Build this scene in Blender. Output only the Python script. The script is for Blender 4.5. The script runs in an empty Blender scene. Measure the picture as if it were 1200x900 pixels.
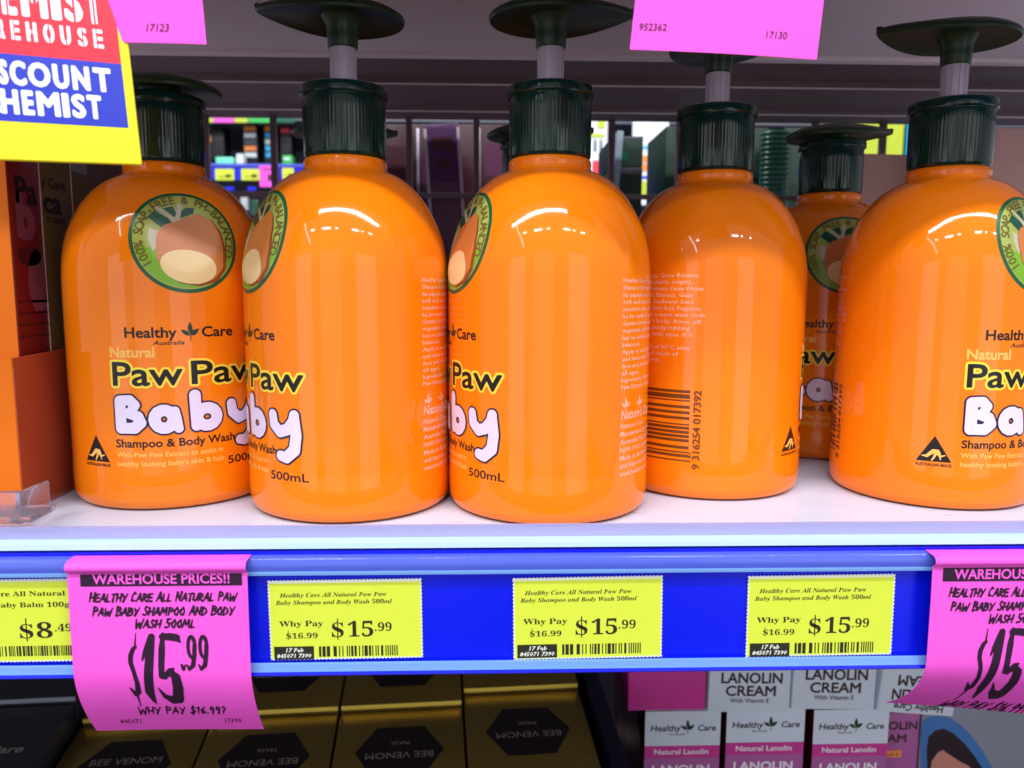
import bpy, bmesh, math, os, random
import numpy as np
from mathutils import Vector, Matrix
from mathutils.geometry import tessellate_polygon

random.seed(7)
S = bpy.context.scene
COL = S.collection
R = math.radians

# ------------------------------------------------------------------ camera
F, CH = 920.0, 0.0893                      # focal length in photo pixels (1200 wide), lens height above the shelf
PITCH, YAW, ROLL = math.atan(113 / F), R(1.8), R(.2)
fw = np.array([math.sin(YAW) * math.cos(PITCH), math.cos(YAW) * math.cos(PITCH), -math.sin(PITCH)])
_r = np.cross(fw, [0, 0, 1]); _r /= np.linalg.norm(_r)
_u = np.cross(_r, fw)
rt = math.cos(ROLL) * _r + math.sin(ROLL) * _u
up = -math.sin(ROLL) * _r + math.cos(ROLL) * _u
EYE = np.array([0, 0, CH])
cam = bpy.data.cameras.new('camera')
cam.sensor_width = 36; cam.lens = 36 * F / 1200
cam.clip_start = .01; cam.clip_end = 50
co = bpy.data.objects.new('camera', cam); COL.objects.link(co)
m4 = Matrix.Identity(4)
for i in range(3):
    m4[i][0], m4[i][1], m4[i][2], m4[i][3] = rt[i], up[i], -fw[i], EYE[i]
co.matrix_world = m4
S.camera = co
cam.dof.use_dof = True; cam.dof.focus_distance = .315; cam.dof.aperture_fstop = 15

def ray(px, py): return fw + rt * (px - 600) / F - up * (py - 450) / F
def onY(px, py, Y): d = ray(px, py); return Vector(EYE + d * (Y / d[1]))
def onZ(px, py, Z): d = ray(px, py); return Vector(EYE + d * ((Z - CH) / d[2]))
def onX(px, py, X): d = ray(px, py); return Vector(EYE + d * (X / d[0]))

# ------------------------------------------------------------------ light
S.view_settings.view_transform = 'Standard'
S.view_settings.look = 'None'
S.view_settings.exposure = 0.24
S.view_settings.gamma = 1.0
W = bpy.data.worlds.new('World'); S.world = W; W.use_nodes = True
wn = W.node_tree.nodes; bg = wn['Background']
bg.inputs[0].default_value = (.86, .85, .95, 1)
bg.inputs[1].default_value = .52

def lamp(name, loc, rot, sx, sy, power, col=(.97, .97, 1)):
    l = bpy.data.lights.new(name, 'AREA'); l.shape = 'RECTANGLE'; l.size = sx; l.size_y = sy
    l.energy = power; l.color = col
    o = bpy.data.objects.new(name, l); COL.objects.link(o); o.location = loc; o.rotation_euler = rot
    return o
# ceiling tubes of the aisle the photographer stands in: two rows, and one run along the aisle
for x in (-1.12, -.06, 1.0):
    lamp('ceiling_tube', (x, -.80, 1.80), (R(34), 0, 0), 1.02, .10, 14.5)
for x, w, p in ((-1.30, .16, 2.2), (-.62, .38, 5), (-.16, .10, 1), (.66, .30, 4), (1.02, .07, .8), (1.5, .22, 3)):
    lamp('ceiling_tube', (x, -1.55, 1.75), (R(48), 0, 0), w, .06, p)
lamp('ceiling_tube', (-1.75, -1.7, 1.80), (R(30), 0, 0), .05, 1.5, 4)
# added fill panels in place of lit shelving: brighten fronts, soft bands on bottles
for x, w, p in ((-2.1, 1.3, 8), (-.45, 1.0, 3.2), (1.45, 1.3, 8.5)):
    lamp('aisle_fill', (x, -2.2, .05), (R(90), 0, 0), w, 1.9, p)
# ceiling lamp of the next aisle
lamp('ceiling_tube', (0, 1.25, 1.5), (R(-12), 0, 0), 2.4, .15, 24)

# ------------------------------------------------------------------ materials
def lin(r, g, b):
    f = lambda c: (c / 255 / 12.92) if c <= 10 else ((c / 255 + .055) / 1.055) ** 2.4
    return (f(r), f(g), f(b), 1)
MATS = {}
def mat(name, rgb, rough=.5, metal=0, spec=.5, coat=0, trans=0, alpha=1, noise=0, nscale=300, bump=0, bscale=800, emit=None, ior=1.45):
    if name in MATS: return MATS[name]
    m = bpy.data.materials.new(name); m.use_nodes = True
    nt = m.node_tree; p = nt.nodes['Principled BSDF']
    c = lin(*rgb)
    p.inputs['Base Color'].default_value = c
    p.inputs['Roughness'].default_value = rough
    p.inputs['Metallic'].default_value = metal
    p.inputs['Specular IOR Level'].default_value = spec
    p.inputs['Coat Weight'].default_value = coat
    p.inputs['Coat Roughness'].default_value = .05
    p.inputs['Transmission Weight'].default_value = trans
    p.inputs['Alpha'].default_value = alpha
    p.inputs['IOR'].default_value = ior
    tc = nt.nodes.new('ShaderNodeTexCoord')
    if noise:
        n = nt.nodes.new('ShaderNodeTexNoise'); n.inputs['Scale'].default_value = nscale; n.inputs['Detail'].default_value = 5
        nt.links.new(tc.outputs['Object'], n.inputs['Vector'])
        mx = nt.nodes.new('ShaderNodeMix'); mx.data_type = 'RGBA'
        mx.inputs['A'].default_value = tuple(max(0, v * (1 - noise)) for v in c[:3]) + (1,)
        mx.inputs['B'].default_value = tuple(min(1, v * (1 + noise)) for v in c[:3]) + (1,)
        nt.links.new(n.outputs['Fac'], mx.inputs['Factor'])
        nt.links.new(mx.outputs['Result'], p.inputs['Base Color'])
    if bump:
        n = nt.nodes.new('ShaderNodeTexNoise'); n.inputs['Scale'].default_value = bscale; n.inputs['Detail'].default_value = 3
        nt.links.new(tc.outputs['Object'], n.inputs['Vector'])
        b = nt.nodes.new('ShaderNodeBump'); b.inputs['Strength'].default_value = bump; b.inputs['Distance'].default_value = .0004
        nt.links.new(n.outputs['Fac'], b.inputs['Height'])
        nt.links.new(b.outputs['Normal'], p.inputs['Normal'])
    MATS[name] = m
    return m

mat('orange_plastic', (254, 130, 11), rough=.07, spec=.5, noise=.05, nscale=30, bump=.12, bscale=22)
mat('green_plastic', (14, 44, 32), rough=.13, spec=.5, bump=.08, bscale=300)
mat('head_plastic', (30, 52, 24), rough=.35, spec=.4, bump=.1, bscale=300)
mat('stem_plastic', (188, 172, 186), rough=.3, spec=.5)
mat('ink_black', (24, 18, 22), rough=.35)
mat('ink_green', (20, 60, 36), rough=.35)
mat('ink_yellow', (255, 226, 70), rough=.35)
mat('ink_pale_orange', (255, 196, 96), rough=.35)
mat('ink_lilac', (236, 222, 250), rough=.3)
mat('ink_navy', (30, 18, 60), rough=.35)
mat('ink_peach', (255, 190, 160), rough=.35)
mat('ink_brown', (112, 60, 10), rough=.4)
mat('ring_green', (24, 92, 54), rough=.3)
mat('badge_olive', (166, 178, 84), rough=.3, noise=.1, nscale=60)
mat('badge_lime', (124, 178, 44), rough=.3)
mat('badge_letters', (112, 96, 40), rough=.3)
mat('leaf_green', (12, 82, 58), rough=.3)
mat('trunk_grey', (198, 190, 164), rough=.3)
mat('fruit', (208, 124, 62), rough=.3, noise=.08, nscale=80)
mat('fruit_shade', (150, 70, 34), rough=.3)
mat('fruit_flesh', (242, 210, 150), rough=.3)
mat('shelf_white', (212, 226, 248), rough=.36, noise=.05, nscale=45, bump=.12, bscale=260)
mat('scuff', (176, 172, 184), rough=.6)
mat('shelf_under', (228, 210, 212), rough=.55, noise=.05, nscale=12)
mat('steel_brown', (104, 84, 88), rough=.5, noise=.06, nscale=20)
mat('rail_blue', (2, 24, 228), rough=.28, noise=.06, nscale=18)
mat('rail_clear', (104, 124, 236), rough=.12, alpha=.6)
mat('lip_clear', (190, 190, 240), rough=.18, alpha=.7)
mat('lip_bright', (186, 214, 246), rough=.2)
mat('lip_foot', (150, 205, 255), rough=.1, alpha=.46)
mat('ticket_yellow', (220, 236, 66), rough=.6, noise=.03, nscale=200)
mat('paper_white', (236, 240, 226), rough=.7)
mat('tag_pink', (255, 94, 220), rough=.65, noise=.025, nscale=60, bump=.08, bscale=120)
mat('ink_ticket', (38, 36, 20), rough=.6)
mat('ink_tag', (42, 14, 44), rough=.6)
mat('sign_yellow', (250, 240, 0), rough=.45)
mat('sign_red', (250, 16, 50), rough=.4)
mat('sign_blue', (8, 42, 190), rough=.4)
mat('sign_white', (236, 244, 255), rough=.4)
mat('acrylic', (240, 238, 255), rough=.06, trans=.9, ior=1.45)
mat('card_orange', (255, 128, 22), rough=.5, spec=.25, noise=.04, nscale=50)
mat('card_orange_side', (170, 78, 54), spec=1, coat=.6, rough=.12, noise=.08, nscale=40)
mat('card_maroon', (120, 26, 32), rough=.25, noise=.1, nscale=40)
mat('card_olive', (110, 92, 48), rough=.5, noise=.08, nscale=40)
mat('card_taupe', (112, 92, 88), rough=.6, noise=.06, nscale=60)
mat('card_edge', (230, 205, 200), rough=.5)
mat('gold_foil', (158, 130, 60), rough=.24, metal=.72, noise=.3, nscale=22)
mat('gold_edge_highlight', (255, 226, 96), rough=.3, metal=.25)  # lighter gold: highlight along the box's front edge put into the colour
mat('hex_black', (26, 14, 18), rough=.45)
mat('ink_silver', (150, 140, 130), rough=.4)
mat('card_black', (44, 44, 52), rough=.4, noise=.1, nscale=30)
mat('card_navy', (14, 12, 34), rough=.35)
mat('card_white', (214, 226, 238), rough=.5, noise=.02, nscale=50)
mat('card_magenta', (206, 56, 150), rough=.4, noise=.04, nscale=40)
mat('ink_tray', (84, 20, 28), rough=.4)
mat('tray_mauve', (130, 70, 90), rough=.4)
mat('card_mauve', (176, 96, 160), rough=.4, noise=.05, nscale=60)
mat('ink_lanolin', (60, 38, 44), rough=.5)
mat('ink_white', (240, 236, 244), rough=.5)
mat('film_maroon', (70, 14, 26), rough=.12, noise=.5, nscale=120, coat=.5)
mat('card_grey', (140, 146, 160), rough=.45, noise=.04, nscale=20)
mat('photo_blue', (70, 124, 190), rough=.35)
mat('photo_hair', (38, 22, 32), rough=.4, noise=.2, nscale=200)
mat('photo_skin', (206, 140, 124), rough=.4)
mat('floor_dark', (60, 50, 44), rough=.6)
mat('pouch_purple', (74, 40, 82), rough=.25, noise=.3, nscale=20)
mat('pouch_plum', (92, 52, 78), rough=.3, noise=.2, nscale=30)
mat('pouch_maroon', (66, 30, 40), rough=.3, noise=.2, nscale=20)
mat('foil_edge', (200, 190, 205), rough=.25, metal=.6)
mat('carton_green', (20, 50, 36), rough=.5, noise=.1, nscale=30)
mat('carton_grey', (130, 146, 160), rough=.45)
mat('carton_brown', (190, 150, 140), rough=.7, noise=.08, nscale=60)
mat('bottle_teal', (20, 96, 72), rough=.25)
mat('far_white', (235, 245, 250), rough=.5)
mat('far_mint', (120, 240, 200), rough=.4)
mat('far_black', (22, 20, 28), rough=.35)
mat('far_grey', (96, 96, 108), rough=.5, noise=.2, nscale=40)
mat('far_orange', (250, 150, 70), rough=.5)
mat('far_cyan', (40, 190, 250), rough=.5)
mat('far_green', (60, 190, 90), rough=.5)
mat('far_lime', (196, 214, 60), rough=.5)
mat('far_red', (235, 60, 80), rough=.5)

# ------------------------------------------------------------------ object helpers
def tag(o, label=None, cat=None, group=None, kind=None):
    if label: o['label'] = label
    if cat: o['category'] = cat
    if group: o['group'] = group
    if kind: o['kind'] = kind
    return o
def empty(name, loc=(0, 0, 0), rz=0):
    o = bpy.data.objects.new(name, None); COL.objects.link(o); o.location = loc; o.rotation_euler = (0, 0, rz)
    o.empty_display_size = .01
    return o
def copy_tree(o, parent=None):
    c = o.copy(); COL.objects.link(c)
    if parent is not None: c.parent = parent
    for ch in list(o.children): copy_tree(ch, c)
    return c

class MB:
    """collects faces with material names; build() links ONE mesh object"""
    def __init__(s): s.v, s.f, s.m, s.names = [], [], [], []
    def mi(s, n):
        if n not in s.names: s.names.append(n)
        return s.names.index(n)
    def add(s, verts, faces, m):
        b = len(s.v); s.v += [tuple(v) for v in verts]; k = s.mi(m)
        for f in faces: s.f.append([b + i for i in f]); s.m.append(k)
    def box(s, lo, hi, m, M=None, faces=None):
        x0, y0, z0 = lo; x1, y1, z1 = hi
        v = [Vector(p) for p in ((x0,y0,z0),(x1,y0,z0),(x1,y1,z0),(x0,y1,z0),(x0,y0,z1),(x1,y0,z1),(x1,y1,z1),(x0,y1,z1))]
        if M: v = [M @ p for p in v]
        f = [(0,3,2,1),(4,5,6,7),(0,1,5,4),(1,2,6,5),(2,3,7,6),(3,0,4,7)]
        s.add(v, f, m)
    def grid(s, fn, nu, nv, m, wrap=False):
        vs = [fn(i / nu, j / nv) for j in range(nv + 1) for i in range(nu if wrap else nu + 1)]
        w = nu if wrap else nu + 1
        fs = []
        for j in range(nv):
            for i in range(nu):
                i2 = (i + 1) % w if wrap else i + 1
                fs.append((j * w + i, j * w + i2, (j + 1) * w + i2, (j + 1) * w + i))
        s.add(vs, fs, m)
    def prism(s, pts, p0, ax, ay, ext, m):
        """closed polygon pts (2D) in frame p0,ax,ay extruded by vector ext"""
        n = len(pts)
        a = [p0 + ax * x + ay * y for x, y in pts]; b = [p + ext for p in a]
        s.add(a + b, [tuple(range(n))[::-1], tuple(range(n, 2 * n))] + [(i, (i + 1) % n, n + (i + 1) % n, n + i) for i in range(n)], m)
    def build(s, name, parent=None, smooth=False, bevel=0, seg=2, ang=40):
        me = bpy.data.meshes.new(name); me.from_pydata(s.v, [], s.f)
        for n in s.names: me.materials.append(MATS[n])
        me.polygons.foreach_set('material_index', s.m)
        bm = bmesh.new(); bm.from_mesh(me); bmesh.ops.remove_doubles(bm, verts=bm.verts, dist=1e-7)
        bmesh.ops.recalc_face_normals(bm, faces=bm.faces) if not getattr(s, 'keepn', False) else None
        if bevel:
            es = [e for e in bm.edges if len(e.link_faces) == 2 and e.calc_face_angle(0) > R(30)]
            bmesh.ops.bevel(bm, geom=es, offset=bevel, segments=seg, affect='EDGES', profile=.6)
        bm.to_mesh(me); bm.free()
        if smooth or bevel:
            me.polygons.foreach_set('use_smooth', [True] * len(me.polygons))
            me.set_sharp_from_angle(angle=R(ang))
        me.update()
        o = bpy.data.objects.new(name, me); COL.objects.link(o)
        if parent is not None: o.parent = parent
        return o

# ------------------------------------------------------------------ flat graphics (2D shapes later wrapped on surfaces)
FD = os.path.join(bpy.utils.resource_path('LOCAL'), 'datafiles', 'fonts')
FONTS = {}
def font(n):
    if n is None: return None
    if n not in FONTS:
        try: FONTS[n] = bpy.data.fonts.load(os.path.join(FD, n))
        except Exception: FONTS[n] = None
    return FONTS[n]
SERIF = 'NotoSansMath-Regular.woff2'
def math_serif(s, italic=False):
    if font(SERIF) is None: return s
    A = 0x1D468 if italic else 0x1D400
    o = ''
    for c in s:
        if 'A' <= c <= 'Z': o += chr(A + ord(c) - 65)
        elif 'a' <= c <= 'z': o += chr(A + 26 + ord(c) - 97)
        elif c.isdigit(): o += chr(0x1D7CE + ord(c) - 48)
        else: o += c
    return o

def text2d(s, size, fnt=None, off=0, res=3, shear=0, spacing=1.0, xs=1.0):
    """(verts Nx2, faces) with the text's left edge at 0, baseline at 0; size = cap height"""
    cu = bpy.data.curves.new('t', 'FONT'); cu.body = s; cu.resolution_u = res; cu.shear = shear; cu.space_character = spacing
    f = font(fnt)
    if f: cu.font = f
    cu.size = 1.0; cu.offset = off
    o = bpy.data.objects.new('t', cu); COL.objects.link(o)
    dg = bpy.context.evaluated_depsgraph_get()
    me = bpy.data.meshes.new_from_object(o.evaluated_get(dg))
    v = np.array([q.co[:2] for q in me.vertices], dtype=float).reshape(-1, 2)
    fs = [tuple(p.vertices) for p in me.polygons]
    bpy.data.objects.remove(o); bpy.data.meshes.remove(me); bpy.data.curves.remove(cu)
    if not len(v): return v, fs
    capk = .58 if fnt else .72
    v = v * (size / capk); v[:, 0] *= xs
    v[:, 0] -= v[:, 0].min()
    return v, fs

class Art:
    """a list of flat shapes: (verts2D, faces, material, layer)"""
    def __init__(s): s.items = []
    def put(s, v, f, m, layer): s.items.append((np.asarray(v, float).reshape(-1, 2), f, m, layer))
    def text(s, t, x, y, size, m, layer=1, align='L', width=None, rot=0, **k):
        v, f = text2d(t, size, **k)
        if not len(v): return
        w = v[:, 0].max()
        if width: v[:, 0] *= width / w; w = width
        if align == 'R': v[:, 0] -= w
        if align == 'C': v[:, 0] -= w / 2
        if rot:
            c, q = math.cos(rot), math.sin(rot); v = v @ np.array([[c, q], [-q, c]])
        s.put(v + [x, y], f, m, layer)
    def bold(s, v, f, d, h, m, layer=1):
        fn = text_field(v, f)
        s.field(lambda X, Y: fn(X, Y) - d, v[:, 0].min() - d - 2 * h, v[:, 1].min() - d - 2 * h, v[:, 0].max() + d + 3 * h, v[:, 1].max() + d + 3 * h, h, m, layer)
    def rect(s, x0, y0, x1, y1, m, layer=1): s.put([(x0, y0), (x1, y0), (x1, y1), (x0, y1)], [(0, 1, 2, 3)], m, layer)
    def poly(s, pts, m, layer=1):
        tri = tessellate_polygon([[Vector((x, y, 0)) for x, y in pts]])
        s.put(pts, [tuple(t) for t in tri], m, layer)
    def disc(s, x, y, rx, ry, m, layer=1, rot=0, n=64):
        c, q = math.cos(rot), math.sin(rot)
        pts = []
        for i in range(n):
            a = 2 * math.pi * i / n; X, Y = rx * math.cos(a), ry * math.sin(a)
            pts.append((x + X * c - Y * q, y + X * q + Y * c))
        s.put(pts + [(x, y)], [(i, (i + 1) % n, n) for i in range(n)], m, layer)
    def field(s, fn, x0, y0, x1, y1, h, m, layer=1):
        """region where fn(X,Y) < 0, by marching triangles"""
        nx, ny = int(math.ceil((x1 - x0) / h)), int(math.ceil((y1 - y0) / h))
        X, Y = np.meshgrid(x0 + h * np.arange(nx + 1), y0 + h * np.arange(ny + 1))
        Z = fn(X, Y); Z = np.where(np.abs(Z) < 1e-9, 1e-9, Z)
        vs, fs, cache = [], [], {}
        def pt(key, xy):
            if key not in cache: cache[key] = len(vs); vs.append(xy)
            return cache[key]
        cells = np.argwhere((Z[:-1, :-1] < 0) | (Z[1:, :-1] < 0) | (Z[:-1, 1:] < 0) | (Z[1:, 1:] < 0))
        for j, i in cells:
            q = [(j, i), (j, i + 1), (j + 1, i + 1), (j + 1, i)]
            if all(Z[a] < 0 for a in q):
                fs.append(tuple(pt(a, (X[a], Y[a])) for a in q)); continue
            ring = []
            for k in range(4):
                a, b = q[k], q[(k + 1) % 4]
                if Z[a] < 0: ring.append(pt(a, (X[a], Y[a])))
                if (Z[a] < 0) != (Z[b] < 0):
                    t = Z[a] / (Z[a] - Z[b])
                    ring.append(pt((min(a, b), max(a, b)), (X[a] + t * (X[b] - X[a]), Y[a] + t * (Y[b] - Y[a]))))
            if len(ring) >= 3: fs.append(tuple(ring))
        if fs: s.put(vs, fs, m, layer)
    def bake(s, name, fn, parent, dx=0, dy=0, eps=8e-5, local=None):
        """fn(x,y,off)->3D point; cut at every dx, dy so that it bends with the surface; one mesh"""
        mb = MB(); mb.keepn = True
        for v, f, m, layer in s.items:
            bm = bmesh.new()
            bv = [bm.verts.new((x, y, 0)) for x, y in v]
            for q in f:
                try: bm.faces.new([bv[i] for i in q])
                except ValueError: pass
            for ax, d in ((0, dx), (1, dy)):
                if not d or not len(v): continue
                lo, hi = v[:, ax].min(), v[:, ax].max()
                c = math.ceil(lo / d) * d
                while c < hi:
                    no = (1, 0, 0) if ax == 0 else (0, 1, 0)
                    bmesh.ops.bisect_plane(bm, geom=bm.verts[:] + bm.edges[:] + bm.faces[:], plane_co=(c, c, 0), plane_no=no, dist=1e-9)
                    c += d
            bm.verts.index_update()
            pts = [fn(p.co.x, p.co.y, eps * layer) for p in bm.verts]
            mb.add(pts, [[p.index for p in q.verts] for q in bm.faces], m)
            bm.free()
        return mb.build(name, parent)

def seg_field(strokes):
    """strokes: lists of (x,y,r) -> signed field of round capsules with varying radius"""
    def fn(X, Y):
        Z = np.full(X.shape, 1e9)
        for st in strokes:
            if len(st) == 1: st = st + st
            for (ax, ay, ar), (bx, by, br) in zip(st[:-1], st[1:]):
                dx, dy = bx - ax, by - ay; L = dx * dx + dy * dy
                t = np.clip(((X - ax) * dx + (Y - ay) * dy) / L, 0, 1) if L > 0 else np.zeros_like(X)
                Z = np.minimum(Z, np.hypot(X - ax - t * dx, Y - ay - t * dy) - (ar + t * (br - ar)))
        return Z
    return fn
def text_field(v, f):
    """signed distance-like field of a text mesh (negative inside)"""
    from collections import Counter
    cnt = Counter()
    for q in f:
        for a, b in zip(q, q[1:] + q[:1]): cnt[(min(a, b), max(a, b))] += 1
    E = [e for e, n in cnt.items() if n == 1]
    def fn(X, Y):
        D = np.full(X.shape, 1e9); odd = np.zeros(X.shape, bool)
        for a, b in E:
            (ax, ay), (bx, by) = v[a], v[b]
            dx, dy = bx - ax, by - ay; L = dx * dx + dy * dy
            if L == 0: continue
            t = np.clip(((X - ax) * dx + (Y - ay) * dy) / L, 0, 1)
            D = np.minimum(D, np.hypot(X - ax - t * dx, Y - ay - t * dy))
            c = (ay > Y) != (by > Y)
            if dy != 0: odd ^= c & (X < ax + (Y - ay) * dx / dy)
        return np.where(odd, -D, D)
    return fn
def arc(cx, cy, rx, ry, a0, a1, r0, r1=None, n=14):
    r1 = r0 if r1 is None else r1
    return [(cx + rx * math.cos(R(a0 + (a1 - a0) * i / n)), cy + ry * math.sin(R(a0 + (a1 - a0) * i / n)), r0 + (r1 - r0) * i / n) for i in range(n + 1)]

# a brush-lettered capital alphabet (box height 1)
BRUSH = {
 'A': (.62, [[(0,0),(.36,1),(.58,0)],[(.12,.36),(.52,.36)]]), 'B': (.56, [[(.05,0),(.05,1),(.4,.95),(.45,.75),(.1,.55),(.5,.42),(.48,.1),(.05,0)]]),
 'C': (.55, [[(.52,.85),(.3,1),(.05,.6),(.12,.1),(.5,.1)]]), 'D': (.6, [[(.05,0),(.05,1),(.45,.8),(.52,.4),(.3,.05),(.05,0)]]),
 'E': (.5, [[(.5,1),(.06,.95),(.04,0),(.48,.03)],[(.05,.5),(.4,.52)]]), 'H': (.6, [[(.05,0),(.08,1)],[(.52,0),(.56,1)],[(.05,.45),(.54,.52)]]),
 'L': (.48, [[(.08,1),(.05,.02),(.45,.05)]]), 'M': (.8, [[(0,0),(.15,1),(.36,.3),(.62,1),(.7,0)]]), 'N': (.62, [[(.03,0),(.08,1),(.5,.05),(.58,1.05)]]),
 'O': (.6, [[(.3,1),(.05,.6),(.12,.1),(.4,.05),(.54,.5),(.3,1)]]), 'P': (.54, [[(.06,0),(.08,1),(.45,.9),(.46,.6),(.08,.45)]]),
 'R': (.56, [[(.06,0),(.08,1),(.45,.9),(.42,.58),(.08,.48),(.52,0)]]), 'S': (.5, [[(.48,.88),(.25,1),(.08,.75),(.44,.35),(.3,.02),(.02,.12)]]),
 'T': (.52, [[(0,.95),(.54,1)],[(.28,1),(.24,0)]]), 'U': (.56, [[(.06,1),(.06,.2),(.28,0),(.48,.25),(.54,1)]]), 'W': (.82, [[(.02,1),(.16,0),(.42,.65),(.58,0),(.84,1.02)]]),
 'Y': (.58, [[(.02,1),(.28,.48)],[(.58,1.04),(.18,0)]]), '0': (.54, [[(.3,1),(.05,.6),(.12,.1),(.36,.05),(.48,.5),(.3,1)]]),
 '1': (.3, [[(.05,.78),(.24,1),(.16,0)]]), '5': (.54, [[(.5,1),(.14,.95),(.1,.55),(.4,.5),(.42,.12),(.02,.04)]]), '6': (.5, [[(.44,1),(.1,.5),(.15,.05),(.42,.15),(.36,.48),(.1,.35)]]),
 '9': (.5, [[(.46,.85),(.2,1),(.06,.62),(.36,.52),(.46,.85),(.3,0)]]), '$': (.5, [[(.48,.82),(.25,.95),(.08,.72),(.42,.35),(.28,.05),(.02,.15)],[(.3,1.12),(.2,-.1)]]), '.': (.2, [[(.08,.03),(.1,.06)]]),
 '?': (.45, [[(.05,.85),(.25,1),(.42,.75),(.2,.35)],[(.16,.02),(.18,.05)]]), ' ': (.34, []) }
def brush(art, s, x0, x1, y, h, m, layer=1, r=.105, shear=.22, step=None, caps=1.0):
    W_ = sum(BRUSH[c][0] + .1 for c in s) - .1
    k = (x1 - x0) / W_; x = x0; st = []
    prev = ' '
    for c in s:
        w, ls = BRUSH[c]
        hh = h * (1.0 if prev == ' ' else caps)
        for l in ls:
            st.append([(x + p[0] * k + shear * p[1] * hh, y + p[1] * hh, r * h * (1.25 if i % 2 else .7)) for i, p in enumerate(l)])
        x += (w + .1) * k; prev = c
    art.field(seg_field(st), x0 - h * .2, y - h * .25, x1 + h * .45, y + h * 1.35, step or h / 16, m, layer)

def bars(art, x0, x1, y0, y1, m, layer=1, vert=True, n=30, seed=3):
    rnd = random.Random(seed); ws = [rnd.choice((1, 1, 1, 2, 2, 3)) for _ in range(2 * n)]
    k = ((x1 - x0) if vert else (y1 - y0)) / sum(ws); c = 0
    for i, w in enumerate(ws):
        if i % 2 == 0:
            if vert: art.rect(x0 + c * k, y0, x0 + (c + w) * k, y1, m, layer)
            else: art.rect(x0, y0 + c * k, x1, y0 + (c + w) * k, m, layer)
        c += w
def leaf_pts(x, y, L, w, ang, n=10):
    c, q = math.cos(ang), math.sin(ang)
    e = [(L * i / n, w * math.sin(math.pi * (i / n) ** .8)) for i in range(n + 1)] + [(L * i / n, -w * math.sin(math.pi * (i / n) ** .8)) for i in range(n - 1, 0, -1)]
    return [(x + a * c - b * q, y + a * q + b * c) for a, b in e]
def sprout(art, x, y, h, m, layer=1):
    art.poly(leaf_pts(x, y + h * .25, h * .85, h * .16, R(92)), m, layer)
    art.poly(leaf_pts(x, y + h * .15, h * .75, h * .17, R(38)), m, layer)
    art.poly(leaf_pts(x - h * .05, y + h * .15, h * .72, h * .15, R(146)), m, layer)
    art.poly([(x - h * .04, y - h * .25), (x + h * .02, y - h * .25), (x + h * .05, y + h * .3), (x - h * .03, y + h * .3)], m, layer)
# ------------------------------------------------------------------ the shelving
YF = .2617                                  # front plane of the shelf edge
ZU = .235                                   # underside of the shelf above
XL, XR = -.62, .62
mb = MB(); mb.box((XL, YF + .003, -.022), (XR, .694, 0), 'shelf_white')
shelf = tag(mb.build('main_shelf', bevel=.0006, seg=1), kind='structure')
def add_scuffs():
    rnd = random.Random(11); a = Art()
    for i in range(26):
        x, y = rnd.uniform(-.26, .27), rnd.uniform(.272, .31) if i % 3 else rnd.uniform(.31, .40)
        st = [(x, y, .00010)]; an_ = rnd.uniform(-.5, .5) + (math.pi if rnd.random() < .5 else 0)
        for k in range(rnd.randint(1, 4)):
            x += rnd.uniform(.001, .0045) * math.cos(an_); y += rnd.uniform(.0004, .0016) * math.sin(an_); an_ += rnd.uniform(-.5, .5); st.append((x, y, rnd.uniform(.00006, .00016)))
        xs_ = [p[0] for p in st]; ys_ = [p[1] for p in st]
        a.field(seg_field([st]), min(xs_) - .0004, min(ys_) - .0004, max(xs_) + .0006, max(ys_) + .0006, .00012, 'scuff', 1)
    a.bake('scuff_marks', lambda x, y, off: Vector((x, y, off)), shelf)
add_scuffs()
mb = MB()
mb.box((XL, YF + .003, ZU), (XR, .5125, ZU + .02), 'shelf_under')
mb.box((XL, .5125, ZU - .002), (XR, .5215, ZU + .02), 'shelf_under')
mb.box((XL, .5215, ZU + .008), (XR, .604, ZU + .02), 'steel_brown')
mb.box((XL, .604, ZU + .003), (XR, .676, ZU + .02), 'steel_brown')
mb.box((XL, .676, ZU - .001), (XR, .7085, ZU + .02), 'steel_brown')
tag(mb.build('upper_shelf', bevel=.0008, seg=2), kind='structure')
mb = MB(); mb.box((XL, .30, -.305), (XR, 1.15, -.28), 'steel_brown')
tag(mb.build('lower_shelf'), kind='structure')
mb = MB(); mb.box((XL, .72, -.022), (XR, 1.15, 0), 'steel_brown')
tag(mb.build('rear_shelf'), kind='structure')
mb = MB(); mb.box((-4, -4, -1.05), (4, 4, -1.0), 'floor_dark')
tag(mb.build('floor'), kind='structure')

# wire back panel
YB = .700
root = tag(empty('mesh_panel', (0, YB, 0)), 'dark wire back panel of the shelf unit with upright bars behind the bottles', 'back panel')
xs = [onY(p, 200, YB).x for p in (84, 163.5, 243, 322, 401, 480, 558.5, 637, 716, 795, 874, 953, 1032, 1111)]
for x in xs:
    mb = MB(); mb.box((x - .0026, -.003, -.27), (x + .0026, .003, ZU - .001), 'steel_brown')
    mb.build('upright_bar', root, bevel=.0008)
for py in (229, 320, 420):
    z = onY(600, py, YB).z
    mb = MB(); mb.box((XL, .0032, z - .0022), (XR, .0072, z + .0022), 'steel_brown'); mb.build('cross_bar', root, bevel=.0008)

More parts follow.
